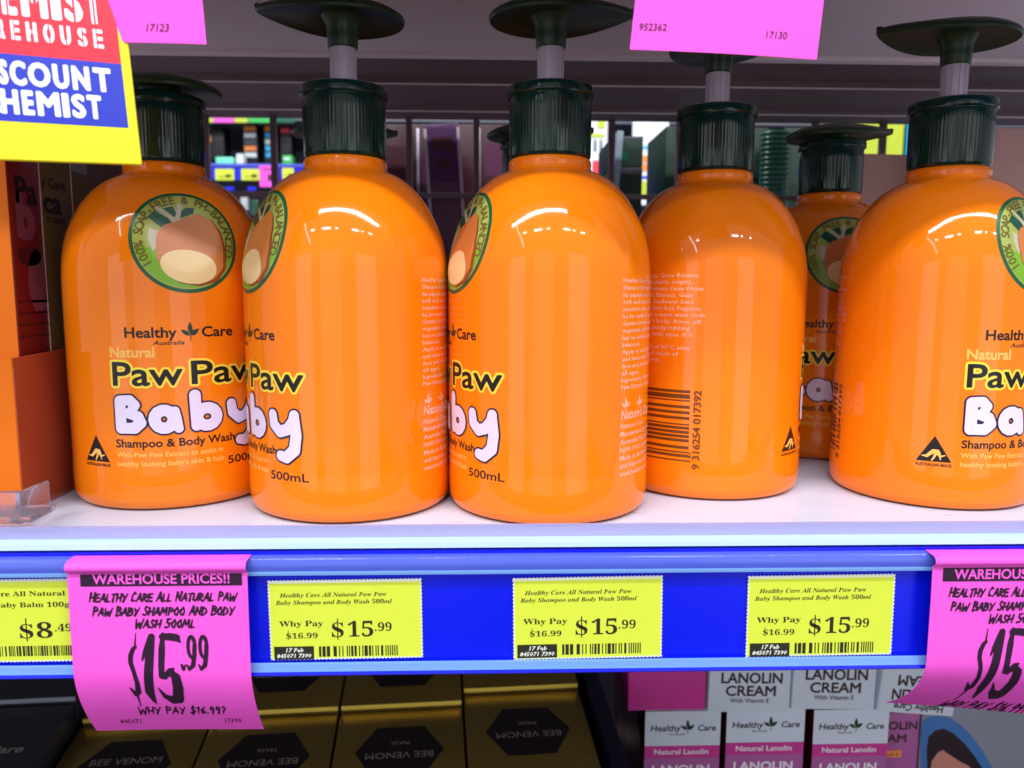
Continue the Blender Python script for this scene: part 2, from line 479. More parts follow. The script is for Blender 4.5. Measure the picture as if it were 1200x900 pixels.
# price rail on the shelf edge
ZB = onY(600, 783.5, YF).z
rail = tag(empty('price_rail', (0, YF, 0)), 'blue plastic price rail with clear lip along the front edge of the bottle shelf', 'price rail')
def extrude(name, prof, m, parent, x0=XL, x1=XR, smooth=True):
    mb = MB(); n = len(prof)
    v = [(x0, y, z) for y, z in prof] + [(x1, y, z) for y, z in prof]
    mb.add(v, [tuple(range(n)), tuple(range(2 * n - 1, n - 1, -1))] + [(i, n + i, n + (i + 1) % n, (i + 1) % n) for i in range(n)], m)
    return mb.build(name, parent, smooth=smooth, ang=35)
extrude('rail_back', [(0, ZB), (.0025, ZB), (.0025, -.0004), (0, -.0004)], 'rail_blue', rail)
extrude('clear_lip', [(.0030, .0032), (.0022, .0078), (.0034, .0078), (.0044, .0032)], 'lip_clear', rail)
extrude('lip_base', [(-.0006, .0006), (-.0002, .0024), (.0014, .0033), (.0052, .0033), (.0058, .0003), (.0004, .0003)], 'lip_bright', rail)
extrude('top_channel', [(-.0002, -.0016), (-.0022, -.0019), (-.0032, -.0032), (-.0034, -.0052), (-.0027, -.0068), (-.0002, -.0072)], 'rail_clear', rail)
extrude('channel_edge', [(-.0029, -.0066), (-.0037, -.0070), (-.0037, -.0077), (-.0027, -.0079), (-.0004, -.0078), (-.0004, -.0074)], 'lip_foot', rail)
extrude('bottom_bead', [(-.0001, ZB - .0002), (-.0032, ZB - .0002), (-.0038, ZB + .0004), (-.0034, ZB + .0013), (-.0001, ZB + .0013)], 'rail_blue', rail)
extrude('bottom_lip', [(-.0014, ZB + .0014), (-.0034, ZB + .0014), (-.0030, ZB + .0040), (-.0024, ZB + .0043), (-.0018, ZB + .0041)], 'lip_foot', rail)
# rail of the shelf above (only its underside and back matter here)
rail2 = tag(empty('price_rail', (0, YF, 0)), 'blue price rail of the shelf above, carrying the upper pink tags', 'price rail')
extrude('rail_back', [(0, .192), (.0025, .192), (.0025, ZU + .019), (0, ZU + .019)], 'rail_blue', rail2)

# ------------------------------------------------------------------ pump bottle
PROF = [(.0, .0012), (.032, .0012), (.0356, .0003), (.0378, .0003), (.0397, .0013), (.0409, .0034), (.0413, .0070), (.0413, .020), (.0413, .060), (.0413, .086), (.0412, .094),
        (.0409, .0990), (.0403, .1033), (.0390, .1090), (.0368, .1148), (.0345, .1195), (.0315, .1242), (.0275, .1288), (.0228, .1325), (.0190, .1344), (.0172, .1352),
        (.0166, .1362), (.0166, .1384), (.0162, .1396), (.0152, .1403), (.0140, .1407), (.0138, .1425)]
def dense(P, n=8):
    out = []
    for i in range(len(P) - 1):
        p0, p1, p2, p3 = (np.array(P[max(i - 1, 0)]), np.array(P[i]), np.array(P[i + 1]), np.array(P[min(i + 2, len(P) - 1)]))
        d1, d2 = np.linalg.norm(p2 - p1), 1
        for k in range(n):
            t = k / n
            # centripetal-ish: damp tangents to the local chord
            def tn(a, b, c):
                la, lb = np.linalg.norm(b - a) + 1e-9, np.linalg.norm(c - b) + 1e-9
                return ((b - a) / la * lb + (c - b) / lb * la) / (la + lb)
            m1, m2 = tn(p0, p1, p2) * d1, tn(p1, p2, p3) * d1
            out.append((2*t**3-3*t**2+1) * p1 + (t**3-2*t**2+t) * m1 + (-2*t**3+3*t**2) * p2 + (t**3-t**2) * m2)
    out.append(np.array(P[-1])); return np.array(out)
DP = dense(PROF)
DS = np.concatenate([[0], np.cumsum(np.hypot(*np.diff(DP, axis=0).T))])
BR = .0413
def prof_at(t): return np.interp(t, DS, DP[:, 0]), np.interp(t, DS, DP[:, 1])
K0 = int(np.argmax(DP[:, 1] > .0069))
def t_of_z(z): return float(np.interp(z, DP[K0:, 1], DS[K0:]))
BE = R(17.8); BN = np.array([0, -math.cos(BE), math.sin(BE)]); BD, BK = .0679, .00025
def flat(p):
    s = p @ BN - BD
    if s < -.006: return p
    return p + BN * (-BK * math.log1p(math.exp(min(60, -s / BK))) - s)
def surf(th, t, off=0):
    r, z = prof_at(t)
    r2, z2 = prof_at(t + 1e-4)
    nr, nz = z2 - z, -(r2 - r); L = math.hypot(nr, nz) or 1
    if abs(math.cos(th)) < .02 and .004 < z < .134: r += .00009      # mould seam
    p = flat(np.array([r * math.sin(th), -r * math.cos(th), z]))
    if off:
        n = np.array([nr / L * math.sin(th), -nr / L * math.cos(th), nz / L])
        if p @ BN > BD - .0012: n = BN
        p = p + n * off
    return p
def on_body(x, z, off): return surf(x / BR, t_of_z(z), off)
TB = t_of_z(.1073)
def on_badge(x, y, off): return surf(R(1) + x / (.25 * .0398 + .75 * float(prof_at(TB + y)[0])), TB + y, off)

bottle = empty('pump_bottle')
mb = MB()
def bodyfn(u, v):
    return tuple(surf(2 * math.pi * u, DS[-1] * v))
NV = 230
ts = np.unique(np.concatenate([DS, np.linspace(DS[K0], DS[-1], 170)]))
mb.grid(lambda u, v: tuple(surf(2 * math.pi * u, ts[min(len(ts) - 1, int(round(v * (len(ts) - 1))))])), 200, len(ts) - 1, 'orange_plastic', wrap=True)
body = mb.build('body', bottle, smooth=True, ang=60)

def lathe(mb, P, n, m, rib=0, ribs=0, zr=None):
    def fn(u, v):
        r, z = P[int(round(v * (len(P) - 1)))]
        a = 2 * math.pi * u
        if rib and zr[0] < z < zr[1]: r += rib * math.cos(ribs * a)
        return (r * math.sin(a), -r * math.cos(a), z)
    mb.grid(fn, n, len(P) - 1, m, wrap=True)
mb = MB()
CP = [(.0136, .1400), (.0158, .1402), (.0163, .1408), (.01645, .1422), (.01645, .1500), (.01645, .1580), (.01645, .1627), (.0163, .1632), (.0163, .1636),
      (.0171, .1638), (.0175, .1643), (.0175, .1667), (.0172, .1676), (.0158, .1682), (.0090, .1684), (.0075, .1694), (.0058, .1694), (.0056, .1670)]
lathe(mb, CP, 432, 'green_plastic', rib=.00006, ribs=72, zr=(.1425, .1626))
mb.build('collar', bottle, smooth=True, ang=35)
mb = MB(); lathe(mb, [(.0, .164), (.0050, .164), (.0050, .186), (.0, .186)], 32, 'stem_plastic')
for a in range(0, 360, 30):      # fine ribs of the stem
    c = R(a); mb.box((-.0005, -.0053, .166), (.0005, -.0048, .186), 'stem_plastic', Matrix.Rotation(c, 4, 'Z'))
mb.build('pump_stem', bottle, smooth=True, ang=35)
mb = MB()
ZH = .1930
def outline(ph):
    c, s = math.cos(ph), math.sin(ph)
    if c > 0: return .0345 * c * (1 - .04 * c), .0208 * s * (1 - .52 * c ** 2.2) if c < .985 else .0208 * s * .5
    return .0242 * c, .0208 * s
def headtop(u, v):
    x, y = outline(2 * math.pi * u); q = v
    tilt = .0035 * (max(0, x) / .0345) ** 2 * q * q
    return (x * q, y * q, ZH + .0042 + .0035 * (1 - q * q) - .0018 * q ** 6 + tilt)
def headbot(u, v):
    x, y = outline(2 * math.pi * u); q = max(v, .0)
    tilt = .0035 * (max(0, x) / .0345) ** 2 * q * q
    return (x * q, y * q, ZH + .0022 * (1 - q ** 4) + tilt)
NR = 12
mb.grid(lambda u, v: headtop(u, max(v, .001)), 72, NR, 'head_plastic', wrap=True)
mb.grid(lambda u, v: headbot(u, max(v, .001)), 72, NR, 'head_plastic', wrap=True)
def rim(u, v):
    a = np.array(headbot(u, 1)); b = np.array(headtop(u, 1)); p = a + (b - a) * v
    k = 1 + .02 * math.sin(math.pi * v); return (p[0] * k, p[1] * k, p[2])
mb.grid(rim, 72, 4, 'head_plastic', wrap=True)
lathe(mb, [(.0, .1832), (.0056, .1832), (.0059, .1838), (.0061, .1880), (.0064, .1920), (.0085, .1956)], 40, 'head_plastic')
hd = mb.build('pump_head', bottle, smooth=True, ang=45)
mb = MB(); lathe(mb, [(.0, -.0012), (.0012, -.0012), (.0013, .0), (.0012, .0008), (.0008, .0008), (.0007, .0003), (.0, .0003)], 24, 'green_plastic')
nz = mb.build('nozzle', hd, smooth=True, ang=40); nz.rotation_euler = (0, R(90), 0); nz.location = (.0328, 0, ZH + .0054)

# front lettering ------------------------------------------------
a = Art()
a.text('Healthy', -.0238, .0694, .0041, 'ink_black', 1, width=.0192, off=.022)
a.text('Care', .0046, .0694, .0041, 'ink_black', 1, width=.0130, off=.022)
sprout(a, .0004, .0692, .0056, 'ink_green', 1)
a.text('Australia', -.0135, .0665, .0017, 'ink_black', 1, width=.0115, shear=.25, off=.01)
a.text('Natural', -.0302, .0618, .0040, 'ink_pale_orange', 1, width=.0172, off=.03)
for s, x0, x1 in (('Paw', -.0293, -.0034), ('Paw', .0002, .0297)):
    v, f = text2d(s, .0094, res=4); w = v[:, 0].max(); v[:, 0] *= (x1 - x0) / w; v += [x0, .0508]
    fn = text_field(v, f)
    bx = (x0 - .003, .045, x1 + .003, .064)
    a.field(lambda X, Y: fn(X, Y) - .00115, *bx, .00028, 'ink_yellow', 1)
    a.field(lambda X, Y: fn(X, Y) - .00024, *bx, .00022, 'ink_black', 2)
# round bubble letters
def T(l, ox, k=1e-3): return [(ox + x * k, .0312 + y * k, r * k) for x, y, r in l]
bub = [T([(2.7, 2.7, 2.6), (2.7, 13.4, 2.6)], -.0297), T([(2.8, 13.6, 2.4), (6.6, 13.8, 2.4), (8.4, 11.9, 2.4), (7.0, 9.4, 2.2), (3.4, 8.6, 1.6)], -.0297),
       T([(5.6, 8.4, 2.1), (9.4, 7.4, 2.5), (10.2, 4.8, 2.7), (8.0, 2.7, 2.6), (3, 2.7, 2.5)], -.0297),
       T([(x, y, 2.65) for x, y, _ in arc(5.6, 6.0, 3.5, 3.6, 0, 360, 1)], -.0163), T([(9.6, 9.2, 2.1), (9.9, 6.0, 2.5), (10.8, 2.0, 2.1)], -.0163),
       T([(2.5, 15.0, 2.6), (2.7, 2.6, 2.4)], -.0016), T([(x, y, 2.65) for x, y, _ in arc(6.9, 6.0, 3.9, 3.6, 0, 360, 1)], -.0016),
       T([(2.4, 10.2, 2.5), (2.9, 6.6, 2.6), (5.8, 4.0, 2.6), (9.2, 5.0, 2.6), (11.8, 8.0, 2.5), (12.5, 10.4, 2.5)], .0132),
       T([(12.4, 10.3, 2.5), (13.1, 3.0, 2.7), (12.2, -2.6, 2.8), (8.6, -5.7, 2.6), (5.8, -5.2, 2.4)], .0132)]
sf = seg_field(bub)
a.field(lambda X, Y: sf(X, Y) - .00025, -.032, .020, .0335, .052, .00026, 'ink_navy', 3)
a.field(lambda X, Y: sf(X, Y) + .00040, -.032, .020, .0335, .052, .00022, 'ink_lilac', 4)
a.text('Shampoo & Body Wash', -.0297, .0262, .0033, 'ink_black', 1, width=.0463, off=.02)
a.text('With Paw Paw Extract to assist in', -.0297, .0222, .0021, 'ink_pale_orange', 1, width=.0410, off=.012)
a.text("healthy looking baby's skin & hair.", -.0297, .0186, .0021, 'ink_pale_orange', 1, width=.0420, off=.012)
a.text('500mL', .0132, .0166, .0033, 'ink_black', 1, width=.0178, off=.012)
a.bake('front_print', on_body, body, dx=.002)
# triangular mark
a = Art(); cx, z0, z1 = -.0393, .0200, .0305
a.poly([(cx - .0064, z0), (cx + .0064, z0), (cx, z1)], 'ink_black', 1)
a.field(seg_field([[(cx - .0045, .0222, .0001), (cx - .0025, .0222, .0006), (cx - .0003, .0243, .0008), (cx + .0012, .0242, .0008), (cx + .0022, .0222, .0004), (cx + .0040, .0228, .0002)],
                   [(cx + .0008, .0240, .0007), (cx + .0002, .0220, .0004), (cx - .0006, .0206, .0003)], [(cx + .0020, .0235, .0004), (cx + .0024, .0210, .0002)]]),
        cx - .006, .020, cx + .006, .027, .00018, 'ink_pale_orange', 2)
a.text('AUSTRALIAN MADE', cx, .0181, .0012, 'ink_black', 1, align='C', width=.0132, off=.02)
a.bake('triangle_mark', on_body, body, dx=.002)
# badge on the shoulder ------------------------------------------
a = Art(); Q = .0209
a.disc(0, 0, Q, Q, 'ring_green', 1, n=96)
a.disc(0, 0, Q * .93, Q * .93, 'badge_olive', 2, n=96)
a.poly([(Q * .9 * math.cos(R(t)), Q * .9 * math.sin(R(t))) for t in range(190, 351, 6)], 'badge_lime', 3)
U = lambda pts: [(x * Q, y * Q) for x, y in pts]
a.poly(U([(-.62, .22), (-.44, .16), (-.34, .30), (-.42, -.05), (-.58, -.22), (-.66, 0)]), 'trunk_grey', 3)
a.poly(U([(-.64, .43), (-.50, .58), (-.22, .42), (-.20, .36), (-.40, .26)]), 'leaf_green', 4)
a.poly(U([(-.34, .64), (-.16, .70), (-.10, .52), (-.14, .47)]), 'leaf_green', 4)
a.poly(U([(-.06, .46), (0, .62), (.08, .68), (.24, .68), (.20, .56)]), 'leaf_green', 4)
a.field(seg_field([[(-.12*Q, .36*Q, .05*Q), (-.28*Q, .52*Q, .035*Q), (-.46*Q, .64*Q, .03*Q)], [(-.12*Q, .36*Q, .06*Q), (-.07*Q, .55*Q, .04*Q), (-.03*Q, .72*Q, .05*Q)]]), -.6*Q, .2*Q, .2*Q, .85*Q, Q*.02, 'trunk_grey', 5)
a.poly(U([(-.50, -.20), (-.47, .06), (-.34, .26), (-.05, .40), (.28, .54), (.54, .42), (.69, .17), (.75, -.20), (.71, -.55), (.52, -.78), (.2, -.87), (-.15, -.82), (-.40, -.64), (-.50, -.40)]), 'fruit_shade', 6)
a.poly(U([(-.53, -.15), (-.50, .10), (-.36, .30), (-.05, .43), (.28, .56), (.52, .42), (.65, .15), (.69, -.20), (.65, -.52), (.46, -.74), (.16, -.84), (-.18, -.79), (-.42, -.60), (-.53, -.36)]), 'fruit', 7)
a.disc(.02 * Q, -.50 * Q, .50 * Q, .33 * Q, 'fruit_flesh', 8, rot=R(-8))
RT = '100% SOAP-FREE & PH-BALANCED'
for i, c in enumerate(RT):
    if c == ' ': continue
    an = R(214 - 232 * i / (len(RT) - 1)); rr = Q * .755
    v, f = text2d(c, Q * .165, off=.02)
    if not len(v): continue
    v[:, 0] -= v[:, 0].max() / 2
    ro = an - math.pi / 2; cc, ss = math.cos(ro), math.sin(ro)
    v = v @ np.array([[cc, ss], [-ss, cc]])
    a.put(v + [rr * math.cos(an), rr * math.sin(an)], f, 'badge_letters', 5)
a.bake('badge', on_badge, body, dx=.0016, dy=.0016, eps=5e-5)
# side and back small print --------------------------------------
a = Art()
L1 = ['Healthy Care Natural Paw Paw Baby', 'Shampoo & Body Wash cleanses and', 'its papaya extract helps to keep', 'soft and moist. It is suited to', 'sensitive skin and soap free, to', 'be for newborn babies with dry', 'Gentle formula made with natural', 'vegetable derived ingredients and', 'has no added colour. It is pH', 'balanced.', 'Apply to wet skin or hair, massage', 'and rinse well. Tear free on the', 'face and suited to daily use at', 'all ages.', 'Ingredients: Water, Glycerin, Paw', 'Paw Extract, Oat Extract, Coco']
for i, s in enumerate(L1): a.text(s, .0775, .0912 - i * .00268, .0017, 'ink_peach', 1, width=len(s) * .00132, res=1, off=.02)
a.text("Nature's Care", .0775, .0395, .0036, 'ink_peach', 1, width=.026, shear=.2, off=.02)
sprout(a, .0805, .0435, .0040, 'ink_peach', 1); sprout(a, .0905, .0435, .0040, 'ink_peach', 1)
L2 = ["Nature's Care", 'Manufactured by Healthy Care', 'Australia Pty Ltd, Botany', 'NSW 2019, Australia.', 'Made in Australia from local', 'and imported ingredients.', 'www.healthycare.com.au']
for i, s in enumerate(L2): a.text(s, .0775, .0360 - i * .0031, .0019, 'ink_peach', 1, width=len(s) * .00132, res=1, off=.02)
a.bake('side_print', on_body, body, dx=.002)
a = Art()
L3 = [('from oats, Coco Betaine,', 822), ('Glucoside (of vegetable origin),', 815), ('Sodium Cocoyl Isethionate, Cassia Obtusa', 826), ('Papaya Fruit Extract, Guar', 817), ('Hydroxypropyl, Sunflower Seed', 816), ('Extract, Vitamin E, Citric Acid, Fragrance.', 825),
      ('Use: Lather with a warm wash cloth', 828), ("over baby's body. Rinse off.", 826), ('Wash hair by gently rubbing.', 815), ('Avoid contact with eyes. If it', 817), ('', 0), ('Store below 30°C, away', 815), ('from heat, out of reach of', 802), ('children.', 782)]
for i, (s, px) in enumerate(L3):
    if s: a.text(s, .1752 - (826 - px) * .00040, .0936 - i * .00272, .0018, 'ink_peach', 1, align='R', width=min(.042, len(s) * .00128), res=1, off=.015)
a.bake('back_print', on_body, body, dx=.002)
a = Art()
bars(a, .1405, .1712, .0165, .0480, 'ink_brown', 1, vert=False, n=15)
bars(a, .1712, .1722, .0165, .0215, 'ink_brown', 1, vert=False, n=3)
v, f = text2d('9 316254 017392', .0030, off=.03); w = v[:, 0].max(); v[:, 0] *= .0335 / w
v = np.stack([-v[:, 1], v[:, 0]], 1) + [.1757, .0135]
a.put(v, f, 'ink_brown', 1)
a.bake('barcode', on_body, body, dx=.002)

def place(b, x, y, label_deg, head_deg, pressed, label):
    b.location = (x, y, 0.0002); b.rotation_euler = (0, 0, R(label_deg))
    tag(b, label, 'pump bottle', 'orange pump bottles on the shelf')
    for c in b.children:
        if c.name.startswith('pump_head'):
            c.rotation_euler = (0, 0, R(head_deg - label_deg)); c.location.z = -.0236 if pressed else 0
        if c.name.startswith('pump_stem'): c.location.z = -.0236 if pressed else 0
spots = [(-.1380, .349, 30, 182, True, 'orange bottle at the left end, pump pressed down, round badge in full view'),
         (-.0576, .329, -55.5, 183, False, 'raised pump orange bottle with spout pointing left, overlapping the leftmost bottle'),
         (.0252, .325, -70, 4, False, 'middle orange bottle of the front row, spout pointing right to the pink tag'),
         (.1022, .3590, 97, -80, False, 'orange pump bottle showing its back, with the barcode and pale small print'),
         (.1990, .342, 27, 176, False, 'orange bottle at the right end, cut by the picture edge, with black triangle mark'),
         (.1876, .435, -9, 2, True, 'shaded orange bottle with pressed pump behind the gap between the two rightmost bottles'),
         (.0244, .440, 20, 2, True, 'bottle hidden behind the middle one, only its dark pressed pump showing'),
         (-.0808, .440, 12, 25, True, 'bottle hidden behind the second from the left, only its pump tips showing')]
bs = [bottle] + [copy_tree(bottle) for _ in spots[1:]]
for b, s in zip(bs, spots): place(b, *s)

# ------------------------------------------------------------------ yellow tickets
def plane_fn(o, ex, ey, n): return lambda x, y, off: o + ex * x + ey * y + n * off
def ticket(px0, py0, wpx, hpx, rot, label, kind, group='yellow price tickets in the rail'):
    Y = YF - .0007; o = onY(px0, py0, Y); k = (onY(px0 + 100, py0, Y).x - o.x) / 100
    ex = Vector((math.cos(rot), 0, math.sin(rot))) * k; ey = Vector((-math.sin(rot), 0, math.cos(rot))) * k; n = Vector((0, -1, 0))
    def edge(w, h, q, x0=0, y0=0):
        p = []; d = 2.2
        nx, ny = int(w / d), int(h / d)
        for i in range(nx): p += [(x0 + i * w / nx, y0 + (q if i % 2 else 0))]
        for i in range(ny): p += [(x0 + w - (q if i % 2 else 0), y0 - i * h / ny)]
        for i in range(nx): p += [(x0 + w - i * w / nx, y0 - h + (q if i % 2 else 0))]
        for i in range(ny): p += [(x0 + (q if i % 2 else 0), y0 - h + i * h / ny)]
        return p
    mb = MB(); pts = edge(wpx, hpx, 1.6)
    mb.prism(pts[::-1], o, ex, ey, n * .00022, 'paper_white')
    t = mb.build('price_ticket'); tag(t, label, 'price ticket', group)
    a = Art(); a.rect(2.2, -hpx + 2.4, wpx - 2.2, -2.4, 'ticket_yellow', 3)
    yf = a.bake('yellow_face', plane_fn(o, ex, ey, n), t)
    a = Art()
    if kind == 'wash':
        a.text(math_serif('Healthy Care All Natural Paw Paw', True), 14, -19.5, 6.4, 'ink_ticket', 4, width=126, fnt=SERIF, res=1)
        a.text(math_serif('Baby Shampoo and Body Wash 500ml', True), 9, -28.5, 6.4, 'ink_ticket', 4, width=137, fnt=SERIF, res=1)
        a.text(math_serif('Why Pay'), 12, -55.5, 8.6, 'ink_ticket', 4, width=52, fnt=SERIF)
        a.text(math_serif('S16.99'), 20, -70.5, 8.2, 'ink_ticket', 4, width=37, fnt=SERIF); a.rect(22.2, -72, 22.9, -60.8, 'ink_ticket', 4)
        a.text(math_serif('S'), 74, -69.5, 22.5, 'ink_ticket', 4, fnt=SERIF, width=14); a.rect(80.3, -73, 81.6, -47, 'ink_ticket', 4)
        a.text(math_serif('15'), 93, -69.5, 23.5, 'ink_ticket', 4, width=30, fnt=SERIF)
        a.text(math_serif('.99'), 125, -63, 13, 'ink_ticket', 4, width=20, fnt=SERIF)
        a.rect(5, -97, 52, -80.5, 'ink_ticket', 4)
        a.text('17 Feb', 19, -87.5, 5.2, 'paper_white', 5, width=21, shear=.2, off=.02, res=1)
        a.text('845071 7390', 8, -94.5, 5.0, 'paper_white', 5, width=41, shear=.2, off=.02, res=1)
        bars(a, 58, 154, -94, -81, 'ink_ticket', 4, n=24, seed=5)
    else:
        W0 = wpx
        a.text(math_serif('Healthy Care All Natural'), W0 - 9, -20, 7.6, 'ink_ticket', 4, align='R', width=138, fnt=SERIF)
        a.text(math_serif('Paw Paw Baby Balm 100g'), W0 - 5, -34, 7.6, 'ink_ticket', 4, align='R', width=140, fnt=SERIF)
        a.text(math_serif('S'), W0 - 66, -73, 22, 'ink_ticket', 4, fnt=SERIF, width=16); a.rect(W0 - 58.6, -77, W0 - 57.2, -48, 'ink_ticket', 4)
        a.text(math_serif('8'), W0 - 46, -73, 24, 'ink_ticket', 4, fnt=SERIF, width=19)
        a.text(math_serif('.49'), W0 - 24, -65, 11.5, 'ink_ticket', 4, width=20, fnt=SERIF)
        bars(a, W0 - 120, W0 - 4, -96, -83, 'ink_ticket', 4, n=40, seed=9)
    a.bake('print', plane_fn(o, ex, ey, n), yf)
    return t
ticket(313, 681.5, 182, 98, R(.5), 'yellow ticket of the wash, nearest the fully visible pink tag', 'wash')
ticket(600.5, 678.5, 177, 100, R(.7), 'yellow ticket of the wash in the middle of the blue rail', 'wash')
ticket(876, 676, 174, 98, R(.5), 'yellow ticket of the wash beside the cut off pink tag', 'wash')
ticket(-101, 681, 186, 104, R(.3), 'yellow balm ticket at the left edge, partly covered by a pink tag', 'balm')

# ------------------------------------------------------------------ pink paper tags
def bent_tag(px0, px1, label, flare, yend=855, yst=788, back=.007):
    Yt = YF - .0056
    path = [(YF - .0006, -.0013)]
    for i in range(9):
        t = R(80 + 190 * i / 8); path.append((YF - .0054 + .0022 * math.cos(t), -.0035 + .0019 * math.sin(t)))
    xm = (px0 + px1) / 2; ze = onY(xm, yend, YF + back).z; zs = onY(xm, yst, Yt).z
    path += [(Yt - .0001, -.0060), (Yt - .0004, -.020), (Yt - .0004, -.036), (Yt - .0003, zs)]
    for i in range(1, 13):
        q = i / 12; path.append((Yt - .0003 + (YF + back - Yt) * q ** 1.6, zs + (ze - zs) * q))
    P = np.array(path); SL = np.concatenate([[0], np.cumsum(np.hypot(*np.diff(P, axis=0).T))])
    k = (onY(700, 720, Yt).x - onY(600, 720, Yt).x) / 100; x0 = onY(px0, 720, Yt).x
    # arc length for a photo row, found on the projected path
    xc = onY((px0 + px1) / 2, 720, Yt).x
    def proj_y(Y, Z):
        v = np.array([xc, Y, Z]) - EYE; return 450 - F * (v @ up) / (v @ fw)
    rows = np.array([proj_y(*p) for p in P]); k0 = 10
    def s_of(py): return float(np.interp(py, rows[k0:], SL[k0:]))
    def fn(u, s, off):
        Y, Z = np.interp(s, SL, P[:, 0]), np.interp(s, SL, P[:, 1])
        Y2, Z2 = np.interp(min(s + 3e-4, SL[-1]), SL, P[:, 0]), np.interp(min(s + 3e-4, SL[-1]), SL, P[:, 1])
        Y1, Z1 = np.interp(max(s - 3e-4, 0), SL, P[:, 0]), np.interp(max(s - 3e-4, 0), SL, P[:, 1])
        d = np.array([Y2 - Y1, Z2 - Z1]); d /= np.linalg.norm(d)
        n = (d[1], -d[0])
        w = max(0, (s - SL[13]) / (SL[-1] - SL[13]))
        wav = .0004 * math.sin(u * 70) * w + flare * w * w * (u / .055 - .5)
        return Vector((x0 + u, Y + n[0] * off + wav, Z + n[1] * off))
    Wd = (px1 - px0) * k
    NS = 60
    mb = MB()
    mb.grid(lambda u, v: fn(u * Wd, v * SL[-1], 0), 10, NS, 'tag_pink')
    mb.grid(lambda u, v: fn(u * Wd, v * SL[-1], -.0002), 10, NS, 'tag_pink')
    for e in (0, 1): mb.grid(lambda u, v: fn(e * Wd, v * SL[-1], -.0002 * u), 1, NS, 'tag_pink')
    mb.grid(lambda u, v: fn(u * Wd, SL[-1], -.0002 * v), 10, 1, 'tag_pink')
    t = mb.build('pink_tag', smooth=True, ang=50); tag(t, label, 'price tag', 'pink price tags')
    gfn = lambda x, y, off: fn((x - px0) * k, s_of(-y), off)
    return t, gfn, k
def tag_text(t, gfn, ox, oy):
    """ox, oy: shift from the left tag, whose rows and columns the numbers below are"""
    X = lambda x: x + ox
    Yy = lambda y: -(y + oy)
    a = Art()
    a.rect(X(96.5), Yy(686.5), X(279), Yy(668.5), 'ink_tag', 2)
    v, f = text2d('WAREHOUSE PRICES!!', 11.5, off=.02); v[:, 0] *= 155 / v[:, 0].max(); v += [X(110), Yy(683.6)]
    a.put(v, f, 'tag_pink', 3)
    brush(a, 'HEALTHY CARE ALL NATURAL PAW', X(105), X(271), Yy(704.5), 10.5, 'ink_tag', 2, caps=.85)
    brush(a, 'PAW BABY SHAMPOO AND BODY', X(108), X(268), Yy(721), 10.5, 'ink_tag', 2, caps=.85)
    brush(a, 'WASH 500ML', X(155), X(223), Yy(735.5), 10.5, 'ink_tag', 2, caps=.85)
    c = lambda l: [(X(140 + x / 5), Yy(680 + y / 5), r / 4.5) for x, y, r in l]
    st = [c([(78, 308, 2), (70, 380, 5)]), c([(72, 388, 9), (58, 400, 11), (42, 440, 13), (40, 480, 12), (56, 540, 11), (66, 600, 12), (62, 650, 15), (44, 664, 12), (20, 628, 4)]), c([(52, 670, 6), (50, 738, 2)]),
          c([(106, 468, 4), (125, 420, 12), (160, 345, 18)]), c([(166, 330, 18), (152, 430, 22), (138, 540, 24), (128, 650, 24), (138, 700, 12), (146, 722, 3)]),
          c([(232, 312, 8), (222, 400, 17), (214, 500, 16), (212, 560, 15), (232, 566, 13)]), c([(228, 330, 17), (270, 330, 20), (308, 336, 20), (328, 362, 5)]),
          c([(214, 560, 16), (242, 552, 16), (262, 530, 15), (280, 520, 8)]), c([(262, 532, 14), (292, 570, 24), (296, 630, 27), (284, 690, 28), (250, 702, 20), (210, 680, 12), (180, 630, 3)]),
          c([(330, 496, 6), (340, 522, 9), (350, 500, 5)])]
    for dx in (0, 68):
        st.append(c([(x + dx, y, r) for x, y, r in arc(392, 392, 20, 62, -30, 330, 7, 10)]))
        st.append(c([(410 + dx, 380, 11), (406 + dx, 440, 11), (396 + dx, 500, 12), (374 + dx, 522, 9), (360 + dx, 494, 3)]))
    a.field(seg_field(st), X(140), Yy(832), X(240), Yy(738), .55, 'ink_tag', 2)
    brush(a, 'WHY PAY $16.99?', X(144), X(247), Yy(836.5), 8.5, 'ink_tag', 2, caps=.9, r=.1)
    a.text('845071', X(117), Yy(847), 5, 'ink_tag', 2, width=25, shear=.2, res=1)
    a.text('17390', X(242), Yy(847), 5, 'ink_tag', 2, width=20, shear=.2, res=1)
    a.bake('print', gfn, t, dy=4, eps=7e-5)
t, g, k = bent_tag(82, 285, 'bright pink tag with brush lettered price, fully in view on the left', 0.0)
tag_text(t, g, 0, 0)
t, g, k = bent_tag(1089, 1292, 'bright pink tag with brush lettered price, cut by the right picture edge', -.010, 829, 776, .014)
tag_text(t, g, 1005, -6)

